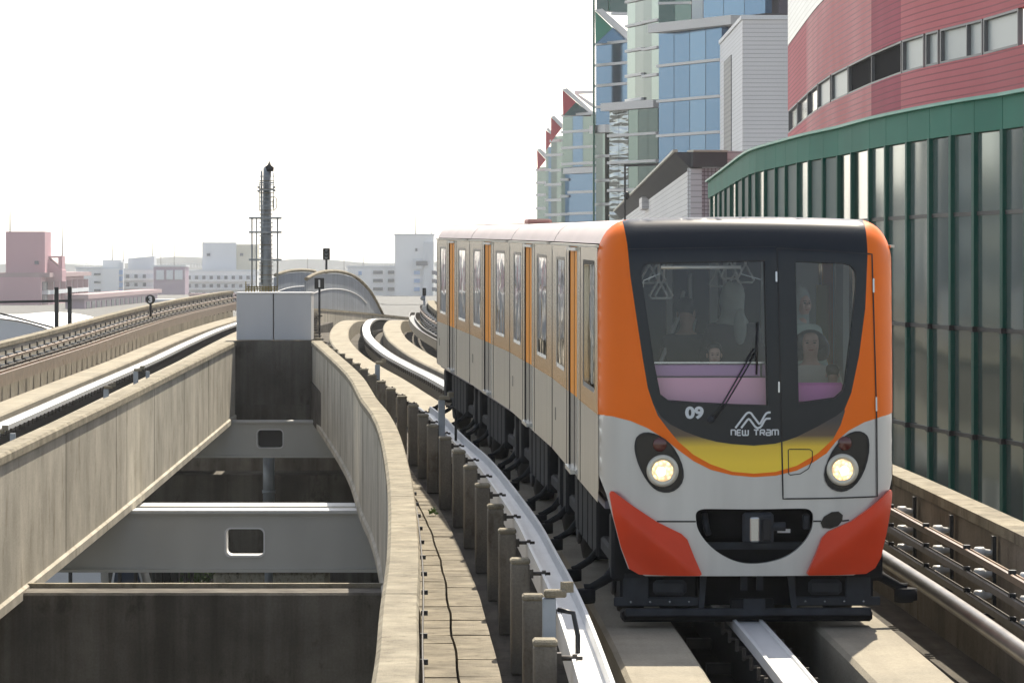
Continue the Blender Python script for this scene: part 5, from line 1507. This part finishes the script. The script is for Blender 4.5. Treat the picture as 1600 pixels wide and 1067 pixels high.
# white slab with stepped roof
e = block('apartment_block', 'white apartment block with three slit windows and a blue stair strip', 119, 186, 420, 1200, 'ap_white')
fbox(160, 190, 406, 421, 1203, 10, 'roof_house', M['ap_white'], e); fbox(160, 185, 421, 500, 1199, 2, 'stair_bay', M['ap_white'], e)
for y in (427, 439.5, 452): fbox(147, 157, y, y + 3, 1199.4, .8, 'window', M['ap_win'], e)
fbox(185, 192, 410, 480, 1201, 3, 'stair_strip', M['ap_white2'], e)
for y in (422, 432, 442, 452, 462): fbox(185.5, 191.5, y, y + 7, 1200.2, .8, 'stair_window', M['ap_blue'], e)
fbox(131, 158, 411, 412, 1204, .3, 'railing', M['ap_white2'], e)
for x in range(131, 159, 4): fbox(x, x + .5, 411, 420, 1204, .3, 'railing_post', M['ap_white2'], e)
def longblock(label, px0, px1, y0, Y, rows_, dx):
    e = block('apartment_block', label, px0, px1, y0, Y, 'ap_white')
    for y in rows_:
        fbox(px0 + 1, px1 - 1, y, y + 7, Y - .2, .3, 'recess', M['ap_white2'], e)
        x = px0 + 4
        while x + 8 < px1:
            fbox(x, x + 5, y + 1, y + 6.5, Y - .45, .3, 'window', M['ap_win'], e); x += dx
        fbox(px0, px1, y + 7, y + 10, Y - 1.7, 1.5, 'balcony', M['ap_white'], e)
    return e
e = longblock('white balconied apartment block with a pitched grey roof house', 193, 241, 422, 1210, [428, 441, 454, 467], 13)
MB().extr([tuple(W(px, py, 1212)) for px, py in ((200, 404), (241, 400), (241, 422), (200, 422))], (0, 8, 0)).build('roof_house', M['ap_white2'], e, e.location)
e = block('apartment_block', 'mauve stair tower with square openings at its top among white blocks', 240, 289, 417, 1190, 'ap_pink2')
for x0_, x1_ in ((244, 256), (260, 270), (273, 285)): fbox(x0_, x1_, 422, 437, 1189.4, .8, 'opening', M['ap_white2'], e)
e = longblock('longest white apartment block with rows of balconies behind the mast', 289, 400, 424, 1230, [430, 443, 456, 469], 11.5)
fbox(316, 369, 379, 424.5, 1236, 10, 'roof_house', M['ap_white2'], e); fbox(369, 402, 382, 424.5, 1237, 10, 'roof_house', M['ap_cream'], e)
for x in (323, 375): fbox(x, x + 5, 396, 400, 1235.4, .8, 'vent_window', M['ap_win'], e)
for x in range(245, 318, 5): fbox(x, x + .5, 412, 417.5, 1231, .3, 'railing_post', M['ap_white2'], e)
fbox(245, 318, 412, 412.6, 1231, .3, 'railing', M['ap_white2'], e)
longblock('white apartment block seen behind the mast and the number sign', 400, 470, 436, 1260, [441, 453, 465], 12)
# right pair
e = block('apartment_block', 'white apartment block with dark horizontal windows beside the tall slab', 543, 618, 418, 1150, 'ap_white')
for y in (423, 436, 449, 462.5, 476, 489):
    for x, w_ in ((583, 15), (606, 10)): fbox(x, x + w_, y, y + 5, 1149.3, .8, 'window', M['ap_win'], e)
fbox(560, 565, 424, 430, 1149.3, .8, 'window', M['ap_blue'], e)
for x in range(579, 618, 4): fbox(x, x + .5, 408, 418, 1152, .3, 'railing_post', M['ap_white2'], e)
fbox(579, 618, 408, 408.6, 1152, .3, 'railing', M['ap_white2'], e)
e = block('apartment_block', 'tallest white apartment slab rising just left of the tram', 617, 677, 368, 1145, 'ap_white')
fbox(662, 677.5, 378, 500, 1143.5, 3, 'stair_bay', M['ap_white2'], e)
for y in (423, 436, 449, 462.5, 476, 489): fbox(647, 656, y, y + 6, 1144.3, .8, 'window', M['ap_blue'], e); fbox(675, 681, y, y + 6, 1143, .8, 'window', M['ap_win'], e)
fbox(650, 668, 408, 415, 1142.3, .8, 'window', M['ap_win'], e); fbox(649, 652, 388, 393, 1144.3, .8, 'vent', M['ap_win'], e)
fbox(645, 660, 404, 420, 1142.9, 1.2, 'vent_box', M['ap_white2'], e)
e = block('apartment_block', 'low white balconied block half hidden by the tram tail', 676, 720, 418, 1170, 'ap_white')
wins(e, 1170, [680, 690, 700], [424, 437, 450, 463, 476], 6, 6)
# roof masts
rods = [(13, 300, 363, 880, 'on the pink corner tower'), (95, 346, 402, 890, 'on the sloping pink wing'), (174, 369, 406, 1200, 'on the white roof house'), (191, 377, 408, 1204, 'at the end of the stair strip'), (237, 370, 400, 1212, 'on the pitched roof house'), (250, 377, 417, 1191, 'at the edge of the mauve tower'), (271, 365, 417, 1191, 'in the middle of the mauve tower'), (316, 345, 380, 1236, 'on the grey roof house'), (649, 320, 368, 1150, 'on the tallest white slab'), (27, 392, 432, 882, 'on the low pink roof'), (674, 352, 380, 1146, 'on the stair bay by the tram'), (567, 388, 418, 1152, 'on the block with dark windows'), (480, 393, 425, 1260, 'behind the noise barrier'), (537, 392, 420, 1260, 'behind the signal')]
for px, y0, y1, Y, wh in rods:
    a, b = W(px, y0, Y), W(px, y1, Y)
    lone(MB().tube([(b.x, Y + 3, b.z if Y != 1260 else 0), (b.x, Y + 3, (a.z + b.z) / 2), (a.x, Y + 3, a.z)], [.16, .11, .05], 6), 'lightning_rod', M['alu'], 'thin lightning rod ' + wh, 'rod', 'lightning rods on the far roofs')

# ---- antenna mast behind the box
Ym = 108
mst = empty('antenna_mast', (W(416, 450, Ym).x, Ym, zt(108) - .3), 'grey steel antenna mast with side frames, ladder and pointed dark top', 'mast'); mo_ = mst.location
def wp(px, py, dy=0): v = W(px, py, Ym); return Vector((v.x, Ym + dy, v.z))
M['mast'] = mat('galvanised mast', (.36, .39, .41), .5, .3, var=.3, scale=3)
MB().tube([Vector((wp(416.5, 455).x, Ym, zt(108) - .3)), wp(416.5, 430), wp(417.5, 262)], [.155, .15, .11], 18).build('pole', M['mast'], mst, mo_)
MB().tube([wp(420.5, 268), wp(420.5, 262), wp(420.7, 258), wp(421, 252)], [.125, .14, .05, .01], 14).build('finial', M['dark_steel'], mst, mo_)
for x, y0, y1, r_ in ((409, 267, 445, .028), (394, 339, 450, .022), (401, 339, 450, .018), (434, 339, 450, .022), (428, 270, 330, .012), (406, 285, 330, .012)):
    MB().tube([wp(x, y0, -.1), wp(x, y1, -.1)], r_, 7).build('side_rail', M['mast'], mst, mo_)
for y in (341, 363, 406):
    MB().bar(wp(389.5, y, -.15), wp(440.5, y, -.15), .12, .055).build('cross_arm', M['mast'], mst, mo_)
y = 276
while y < 445:
    a = wp(405.5, y, -.16); MB().bar(a, a + Vector((.40, 0, 0)), .04, .022).build('rung', M['conc_top'] if random.random() < .3 else M['mast'], mst, mo_); y += 6.6 + random.uniform(-.6, .6)
for y in (286, 297): MB().bar(wp(406, y, -.2), wp(429, y, -.2), .05, .035).build('cross_arm', M['mast'], mst, mo_)
for x, y in ((405, 293), (405, 299), (429, 293), (429, 298)): MB().lathe([(.03, -.03), (.05, 0), (.03, .03)], tuple(wp(x, y, -.2)), 'Z', 8).build('insulator', M['mast'], mst, mo_)
MB().tube([wp(427 + 3.2 * math.cos(a / 12 * 6.283) + 3, 318 + 10 * math.sin(a / 12 * 6.283), -.15) for a in range(13)], .012, 5, cap=False).build('cable_loop', M['dark_steel'], mst, mo_)
MB().bar(wp(416, 308, -.1), wp(428, 308, -.1), .03, .02).build('cross_arm', M['mast'], mst, mo_)
# little yellow fence at its foot
M['yfence'] = mat('ochre fence', (.40, .31, .10), .6, 0, var=.4, scale=8)
fe = empty('low_fence', (wp(410, 453).x, Ym - 1, zt(108) - .2), 'low ochre railing round the foot of the antenna mast', 'fence')
for k in range(12):
    x = 388 + k * 4.4; a = wp(x, 455 - 1, -1); MB().bar((a.x, a.y, zt(108) - .25), (a.x, a.y, wp(x, 446.5 - (k == 0) * 7, -1).z), .03, .03).build('fence_post', M['yfence'], fe, fe.location)
for y in (448.5, 451.5): MB().bar(wp(388, y, -1), wp(437, y, -1), .03, .035).build('fence_rail', M['yfence'], fe, fe.location)

# ---- white domed roof, black posts at the left
M['dome'] = mat('white membrane roof', (.78, .78, .78), .5)
cx = pl(-20, 110)[0]; zt4 = zz(498, 110); dm = empty('arched_roof', (cx, 118, 0), 'white arched membrane roof at the far left behind the parapet', 'roof')
prof = [Vector((cx + (145 * 110 / F) * math.cos(R(a)) * 1.0, 110, zt4 - 1.3 + 1.3 * math.sin(R(a)))) for a in range(0, 181, 9)]
MB().extr([tuple(p) for p in prof], (0, 16, 0)).build('membrane', M['dome'], dm, dm.location)
for s_ in (-.35, .35):
    MB().tube([Vector((p.x * 1.0 + 0, 109.97, p.z + .01)) for p in prof if True], .02, 5).build('seam', M['box_panel'], dm, dm.location)
MB().box((cx, 118, (zt4 - 1.35) / 2), (5.0, 15, zt4 - 1.35)).build('wall', M['ap_white'], dm, dm.location)
gt = empty('black_gantry', (pl(98, 100)[0], 100, 0), 'pair of square black posts with thin black bars by the white arched roof', 'gantry'); go = gt.location
for px, y0 in ((88.5, 449), (109, 448)):
    a = W(px, y0, 100); MB().bar((a.x, 100, 0), tuple(a), .10, .10).build('post', M['black'], gt, go)
MB().bar(tuple(W(-30, 472.5, 100.1)), tuple(W(112, 470, 100.1)), .05, .06).build('crossbar', M['black'], gt, go)
MB().bar(tuple(W(-10, 487, 100.1)), tuple(W(84, 512, 100.1)), .05, .045).build('brace', M['black'], gt, go)
e = empty('hillside', (0, 0, 0), None, None); bpy.data.objects.remove(e)
# faint far hills
hb = MB(); hp_ = [W(px, 413 - 10 * math.exp(-((px - 300) / 90) ** 2) - 6 * math.exp(-((px - 520) / 120) ** 2) - 3 * math.sin(px * .03), 3600) for px in range(-200, 900, 25)]
hb.extr([(p.x, p.y, p.z) for p in hp_] + [(hp_[-1].x, 3600, 0), (hp_[0].x, 3600, 0)], (0, 200, 0))
struct(hb, 'hills', mat('far wooded hills', (.10, .13, .12), .9))

# ---- street glimpsed below the beams
Ys = 112
def car_street(px0, px1, Y, col, label, name='parked_car', cat='car', h=1.45, bus=False):
    a, b = pl(px0, Y)[0], pl(px1, Y)[0]; L = b - a
    e = empty(name, ((a + b) / 2, Y, 0), label, cat)
    if bus: prof = [(0, .3), (0, 2.6), (.08, 2.9), (L - .3, 2.9), (L - .05, 2.4), (L, .9), (L, .3)]
    else: prof = [(0, .3), (0, .8), (.12 * L, .92), (.24 * L, h), (.70 * L, h + .02), (.88 * L, .95), (.98 * L, .85), (L, .3)]
    mb = MB().extr([(x - L / 2, 0, z_) for x, z_ in prof], (0, 1.8, 0)); mb.build('body', col, e)
    if bus: gl = [(.3, 1.5), (.3, 2.5), (L - .5, 2.5), (L - .25, 1.5)]
    else: gl = [(.18 * L, .95), (.27 * L, h - .08), (.68 * L, h - .07), (.83 * L, .96)]
    MB().extr([(x - L / 2, -.012, z_) for x, z_ in gl], (0, .02, 0)).build('window', M['ap_win'], e)
    for x in (.2, .8):
        MB().lathe([(.31, -.1), (.33, -.06), (.33, .06), (.31, .1)], (x * L - L / 2, .08, .33), 'Y', 18).build('wheel', M['rubber'], e)
    MB().box((L / 2 - .06, -.02, .72), (.12, .04, .12)).build('headlight', M['white'], e)
    return e
for px0, px1, Y, c_, lab, bs in ((70, 158, 97, 'white', 'white bus with dark windows glimpsed under the beam, beyond the sloping wall', True), (162, 236, 95, 'white', 'white car parked in the street glimpsed under the nearer cross beam', False)):
    car_street(px0, px1, Y, M['white'] if c_ == 'white' else M['silver'], lab, 'bus' if bs else 'parked_car', 'bus' if bs else 'car', bus=bs, h=1.7)
for px, lab in ((187, 'slim dark post before the parked white car'), (212, 'dark post at the bonnet of the white car'), (240, 'dark post between the car and the dark columns'), (290, 'dark post just left of the green shrub'), (300, 'dark post standing in front of the green shrub'), (110, 'dark post in front of the white bus')):
    a = pl(px, 94); lone(MB().box((a[0], 94, 1.2), (.09, .09, 2.4), bev=.02), 'street_post', M['dark_steel'], lab, 'post', 'posts along the street')
for k, px in enumerate((250, 262, 274)):
    a = pl(px, 96); lone(MB().box((a[0], 96, 2.0), (.18, .3, 4.0), bev=.02), 'steel_column', M['dark_steel'], 'thick dark column %s of the row of three beside the shrub' % ('nearest the car', 'in the middle', 'nearest the shrub')[k], 'column', 'dark street columns')
# shrub
def leafball(c, r, n, sz, m_, par, name):
    mb = MB()
    for _ in range(n):
        while True:
            p = Vector((random.uniform(-1, 1), random.uniform(-1, 1), random.uniform(-1, 1)))
            if .35 < p.length < 1: break
        p = Vector((p.x * r[0], p.y * r[1], p.z * r[2])) + Vector(c)
        a = Vector((random.uniform(-1, 1), random.uniform(-1, 1), random.uniform(-1, 1))).normalized() * sz
        b = a.cross(Vector((random.uniform(-1, 1), random.uniform(-1, 1), random.uniform(-1, 1)))).normalized() * sz * .6
        mb.add([p - a, p + b, p + a, p - b], [(0, 1, 2, 3)])
    return mb.build(name, m_, par, None, fix=False)
M['leaf'] = mat('shrub leaves', (.10, .20, .03), .6, 0, var=.5, scale=4)
a = pl(312, 97)
sh = empty('shrub', (a[0], 97, 0), 'bright green shrub glimpsed beside the light concrete pier', 'shrub')
MB().tube([(0, 0, 0), (.1, 0, .5), (0, .1, 1.0)], [.05, .04, .02], 6).build('stem', M['brass'], sh)
leafball((0, 0, .9), (.55, .5, .8), 700, .07, M['leaf'], sh, 'foliage')
a = W(669, 757, 45)
tf = empty('weed', (a.x + .05, 45.4, zt(45.4) - .30), 'small green weed growing at the walkway edge by the posts', 'weed')
leafball((0, 0, .05), (.05, .05, .05), 26, .03, M['leaf'], tf, 'leaves')
# street side walls behind the piers
bw = empty('back_wall', (-6, 108, 0), 'dark shaded wall across the street under the viaduct', 'wall')
MB().box((-4, 108, .45), (26, .4, .9)).build('wall_band', M['conc_dark'], bw, bw.location)

# ---- blocks added outside the frame so the tram and hall glass have reflections
def mirrored_block(az0, az1, Y, h, mt, label):
    x0, x1 = Y * math.tan(R(az0)), Y * math.tan(R(az1))
    e = empty('reflection_block', ((x0 + x1) / 2, Y, 0), label, 'building', 'unseen blocks added for the glass reflections'); o = e.location
    MB().box(((x0 + x1) / 2, Y + 8, h / 2), (abs(x1 - x0), 16, h)).build('wall', mt, e, o)
    z_ = 2.2
    while z_ < h - 1.5:
        MB().box(((x0 + x1) / 2, Y - .02, z_ + .7), (abs(x1 - x0) - 1.5, .2, 1.4)).build('window_band', M['ap_win'], e, o)
        MB().box((max(x0, x1) + .02, Y + 8, z_ + .7), (.2, 14, 1.4)).build('window_band', M['ap_win'], e, o)
        z_ += 3.1
for a0, a1, Y_, h_, m_, lb in ((-10.2, -8.3, 210, 13.5, 'ap_cream', 'cream block added outside the frame for the tram windows to mirror'), (-13.2, -10.8, 170, 16.5, 'fascia', 'dark grey block added outside the frame for the tram side to mirror'), (-17.0, -14.0, 190, 21, 'ap_white2', 'pale grey unseen block added to be mirrored high in the green hall glass'), (-21.5, -17.6, 160, 14, 'ap_cream', 'cream unseen block added to be mirrored in the green hall glass'), (-26, -22.3, 180, 24, 'fascia', 'tall dark unseen block added to be mirrored in the nearest hall panes'), (-33, -27, 170, 15, 'conc_wall', 'concrete unseen block added to be mirrored at the edge of the hall')):
    mirrored_block(a0, a1, Y_, h_, M[m_], lb)
# low houses between the parapet and the far blocks
for px0, px1, y0, Y_, m_, lb in ((-40, 60, 500, 420, 'ap_white2', 'low grey shed roof between the pink block and the arched roof'), (236, 300, 471, 900, 'ap_white2', 'low grey house row in front of the mauve tower'), (296, 372, 462, 940, 'ap_pink', 'low pinkish house row in front of the long white block'), (400, 480, 470, 900, 'ap_white', 'low white house behind the mast foot'), (540, 600, 486, 900, 'ap_white2', 'low grey house under the dark windowed block'), (596, 690, 493, 880, 'ap_cream', 'low cream house under the tallest slab')):
    e = block('low_house', lb, px0, px1, y0, Y_, m_, dep=10)
    n_ = int((px1 - px0) / 9)
    for j in range(n_): fbox(px0 + 3 + j * 9, px0 + 8 + j * 9, y0 + 4, y0 + 9, Y_ - .2, .3, 'window', M['ap_win'], e)
# ---- the hazy air
hz_ = MB().box((0, 1950, 29), (6000, 4100, 62))
ho_ = struct(hz_, 'haze', mat('tmp', (1, 1, 1)), 'stuff')
hm = bpy.data.materials.new('haze air'); hm.use_nodes = True; hn = hm.node_tree
hn.nodes.remove(hn.nodes['Principled BSDF'])
pv = hn.nodes.new('ShaderNodeVolumePrincipled'); pv.inputs['Color'].default_value = (.93, .96, 1, 1); pv.inputs['Density'].default_value = .00016; pv.inputs['Anisotropy'].default_value = .3
hn.links.new(pv.outputs[0], hn.nodes['Material Output'].inputs['Volume'])
ho_.data.materials.clear(); ho_.data.materials.append(hm)
# ------------------------------------------------------------------ people in the tram
def skin_mesh(nodes, edges, name, m_, parent, sub=2):
    """nodes: [(x,y,z,r)] or (x,y,z,(rx,ry)); grown by a Skin modifier, then kept as one mesh"""
    me = bpy.data.meshes.new(name + '_skel'); me.from_pydata([n[:3] for n in nodes], edges, [])
    o = bpy.data.objects.new(name + '_skel', me); COL.objects.link(o)
    md = o.modifiers.new('skin', 'SKIN'); md.use_smooth_shade = True
    for i, n in enumerate(nodes):
        r = n[3]; me.skin_vertices[0].data[i].radius = r if isinstance(r, tuple) else (r, r)
    me.skin_vertices[0].data[0].use_root = True
    s = o.modifiers.new('sub', 'SUBSURF'); s.levels = sub; s.render_levels = sub
    dg = bpy.context.evaluated_depsgraph_get(); dg.update()
    ev = bpy.data.meshes.new_from_object(o.evaluated_get(dg)); ev.name = name
    ev.materials.clear(); ev.materials.append(m_)
    for p in ev.polygons: p.use_smooth = True
    bpy.data.objects.remove(o)
    ob = bpy.data.objects.new(name, ev); COL.objects.link(ob)
    if parent: ob.parent = parent
    return ob
M['skin'] = mat('skin', (.50, .33, .25), .55, 0, var=.06, scale=20, world=False)
M['hair'] = mat('black hair', (.015, .012, .012), .45, 0, var=.3, scale=60, world=False)
M['scarf'] = mat('pale headscarf', (.36, .40, .37), .8, 0, var=.12, scale=12, world=False)
M['jacket'] = mat('dark plum coat', (.045, .038, .055), .8, 0, var=.2, scale=8, world=False)
M['blouse'] = mat('cream blouse', (.56, .56, .47), .8, 0, var=.1, scale=10, world=False)
M['green_top'] = mat('pale green top', (.36, .44, .38), .8)
M['lip'] = mat('lips', (.35, .12, .11), .5)
M['eye'] = mat('dark eye', (.02, .015, .012), .3)
def person(loc, rz, label, cloth, standing=True, k=1.0, hair='short', scarf=False, arm_up=False, coat=None):
    """front of the person toward local -y; k scales height (1 = 1.62 m)"""
    e = empty('person', loc, label, 'person', rz=rz)
    hz = .84 if standing else .45
    B = lambda x, y, z_, r: (x * k, y * k, z_ * k, (r[0] * k, r[1] * k) if isinstance(r, tuple) else r * k)
    nodes = [B(0, 0, hz + .02, (.15, .10)), B(0, 0, hz + .22, (.13, .09)), B(0, 0, hz + .42, (.165, .095)), B(0, .01, hz + .51, (.07, .06)), B(0, 0, hz + .57, .052), B(0, -.01, hz + .63, (.068, .078)), B(0, -.005, hz + .71, (.078, .092)), B(0, .0, hz + .77, (.055, .065)),
             B(0, -.10, hz + .665, .014)]
    edges = [(0, 1), (1, 2), (2, 3), (3, 4), (4, 5), (5, 6), (6, 7), (5, 8)]
    def chain(start, pts):
        prev = start
        for p in pts:
            nodes.append(B(*p)); edges.append((prev, len(nodes) - 1)); prev = len(nodes) - 1
        return prev
    for s in (-1, 1):
        if arm_up and s > 0:
            h = chain(2, [(s * .17, 0, hz + .45, .055), (s * .27, -.05, hz + .62, .042), (s * .24, -.10, hz + .88, .032), (s * .22, -.10, hz + .95, (.032, .018))])
        else:
            h = chain(2, [(s * .17, 0, hz + .44, .055), (s * .22, -.01, hz + .20, .042), (s * .19, -.14, hz + .04, .032), (s * .16, -.20, hz + .01, (.032, .018))])
        hp_ = nodes[h]
        for f in range(4):
            b0 = len(nodes); dx = (f - 1.5) * .017 * k; L = (.055, .068, .064, .05)[f] * k
            nodes.append((hp_[0] + dx, hp_[1] - .03 * k, hp_[2] - .01 * k, .0085 * k)); nodes.append((hp_[0] + dx * 1.05, hp_[1] - .03 * k - L * .6, hp_[2] - .022 * k, .008 * k)); nodes.append((hp_[0] + dx, hp_[1] - .03 * k - L * .8, hp_[2] - .05 * k, .0065 * k))
            edges.extend([(h, b0), (b0, b0 + 1), (b0 + 1, b0 + 2)])
        b0 = len(nodes)
        nodes.append((hp_[0] - s * .035 * k, hp_[1] - .005 * k, hp_[2], .010 * k)); nodes.append((hp_[0] - s * .05 * k, hp_[1] - .04 * k, hp_[2] - .012 * k, .0085 * k)); edges.extend([(h, b0), (b0, b0 + 1)])
        if standing: chain(0, [(s * .09, 0, hz - .06, .085), (s * .10, 0, .45, .058), (s * .10, .02, .09, .038), (s * .10, -.10, .035, (.042, .03))])
        else: chain(0, [(s * .09, -.06, hz, .08), (s * .11, -.42, hz + .02, .06), (s * .11, -.44, .09, .04), (s * .11, -.56, .035, (.042, .03))])
    skin_mesh(nodes, edges, 'body', M['skin'], e)
    # clothing follows the body
    cn = [B(0, 0, hz - .02, (.175, .125)), B(0, 0, hz + .22, (.155, .115)), B(0, 0, hz + .42, (.19, .12)), B(0, .01, hz + .50, (.10, .085))]
    ce = [(0, 1), (1, 2), (2, 3)]
    for s in (-1, 1):
        if arm_up and s > 0: pts = [(s * .18, 0, hz + .44, .075), (s * .27, -.05, hz + .62, .058), (s * .245, -.095, hz + .84, .045)]
        else: pts = [(s * .18, 0, hz + .44, .075), (s * .225, -.01, hz + .20, .06), (s * .20, -.12, hz + .07, .046)]
        prev = 2
        for p in pts: cn.append(B(*p)); ce.append((prev, len(cn) - 1)); prev = len(cn) - 1
        prev = 0
        pts = [(s * .095, 0, hz - .12, .11), (s * .10, 0, .45, .085), (s * .10, .02, .12, .07)] if standing else [(s * .10, -.42, hz + .02, .085), (s * .11, -.44, .13, .065)]
        for p in pts: cn.append(B(*p)); ce.append((prev, len(cn) - 1)); prev = len(cn) - 1
    skin_mesh(cn, ce, 'coat' if coat else 'clothing', cloth, e)
    H = hz + .70
    if scarf:
        pr = [(.035, H + .140), (.068, H + .122), (.092, H + .085), (.104, H + .03), (.103, H - .03), (.095, H - .09), (.098, H - .13), (.115, H - .16), (.135, H - .19), (.13, H - .215)]
        mb = MB(); n = 20; vs = []
        for r_, h_ in pr:
            for q_ in range(n):
                a_ = 2 * math.pi * q_ / n; w_ = 1 + .03 * math.sin(3 * a_ + h_ * 30)
                vs.append((r_ * w_ * math.cos(a_) * k, (.032 + r_ * (1.0 if h_ > H - .15 else .62) * w_ * math.sin(a_)) * k, (h_ + .012 * math.sin(2 * a_)) * k))
        fs = [(i * n + j, i * n + (j + 1) % n, (i + 1) * n + (j + 1) % n, (i + 1) * n + j) for i in range(len(pr) - 1) for j in range(n)]
        mb.add(vs, fs + [tuple(range(n))], 0, True)
        tl = ellipsoid_mb((-.07 * k, .115 * k, (H - .23) * k), (.055 * k, .035 * k, .15 * k), 14, 10); mb.add(tl.v, tl.f, 0, True); mb.build('headscarf', M['scarf'], e)
    else:
        if hair == 'wavy':
            sn = [B(0, .025, H + .04, (.115, .115)), B(0, .03, H + .10, (.085, .085)), B(-.09, .03, H - .06, (.055, .075)), B(.09, .03, H - .06, (.055, .075)), B(-.10, .04, H - .17, (.045, .06)), B(.10, .04, H - .17, (.045, .06)), B(0, .07, H - .08, (.09, .06))]
            skin_mesh(sn, [(0, 1), (0, 2), (0, 3), (2, 4), (3, 5), (0, 6)], 'hair', M['hair'], e)
        else:
            sn = [B(0, .03, H + .035, (.094, .09)), B(0, .02, H + .095, (.07, .075)), B(0, .05, H - .05, (.075, .05)), B(-.075, .0, H + .01, (.02, .05)), B(.075, .0, H + .01, (.02, .05)), B(0, -.055, H + .075, (.065, .03))]
            skin_mesh(sn, [(0, 1), (0, 2), (0, 3), (0, 4), (1, 5)], 'hair', M['hair'], e)
    for s in (-1, 1):
        ellipsoid_mb((s * .030 * k, -.083 * k, (hz + .685) * k), (.013 * k, .008 * k, .006 * k), 10, 8).build('eye', M['eye'], e)
        MB().bar((s * .016 * k, -.088 * k, (hz + .703) * k), (s * .046 * k, -.078 * k, (hz + .702) * k), .006 * k, .005 * k).build('eyebrow', M['hair'], e)
        ellipsoid_mb((s * .080 * k, .01 * k, (hz + .675) * k), (.010 * k, .018 * k, .028 * k), 8, 8).build('ear', M['skin'], e)
    ellipsoid_mb((0, -.083 * k, (hz + .628) * k), (.022 * k, .008 * k, .006 * k), 10, 8).build('mouth', M['lip'], e)
    return e
MW = Matrix.Translation(car.location) @ car.rotation_euler.to_matrix().to_4x4()
FL = .96
def put(px, py_head, yl, rz, label, cloth, **kw):
    """place by where the top of the head shows: local x from the pixel, at depth yl behind the windscreen"""
    Yd = YF + yl
    X = (px - 800) * Yd / F
    k = kw.get('k', 1.0)
    inv = MW.inverted()
    ztop_ = CAMZ + (HY - py_head) * Yd / F
    p = inv @ Vector((X, Yd, ztop_))
    hh = (.84 if kw.get('standing', True) else .45) + .83
    kw['k'] = k
    foot = p.z - hh * k
    return person(MW @ Vector((p.x, yl, max(foot, FL))), car.rotation_euler.z + rz, label, cloth, **kw)
put(1146, 443, 1.9, R(170), 'standing passenger in a pale headscarf and dark coat, turned away behind the big windscreen', M['jacket'], scarf=True, coat=True, k=.98)
put(1117, 534, .55, 0, 'small child with short black hair peeking over the pink seat panel', M['jacket'], standing=True, k=.70)
put(1073, 474, 2.3, R(150), 'dark haired passenger in dark clothes standing by the curved grab pole', M['jacket'], standing=True, k=.93)
put(1268, 507, 1.0, R(-4), 'seated woman with wavy dark hair and a cream blouse behind the end door window', M['blouse'], standing=False, k=1.0, hair='wavy')
put(1252, 447, 2.2, R(40), 'standing passenger in a pale headscarf behind the seated woman with wavy hair', M['green_top'], scarf=True, k=.97)
put(1303, 568, .70, R(165), 'child with dark hair low at the corner of the end door window', M['jacket'], standing=True, k=.62)
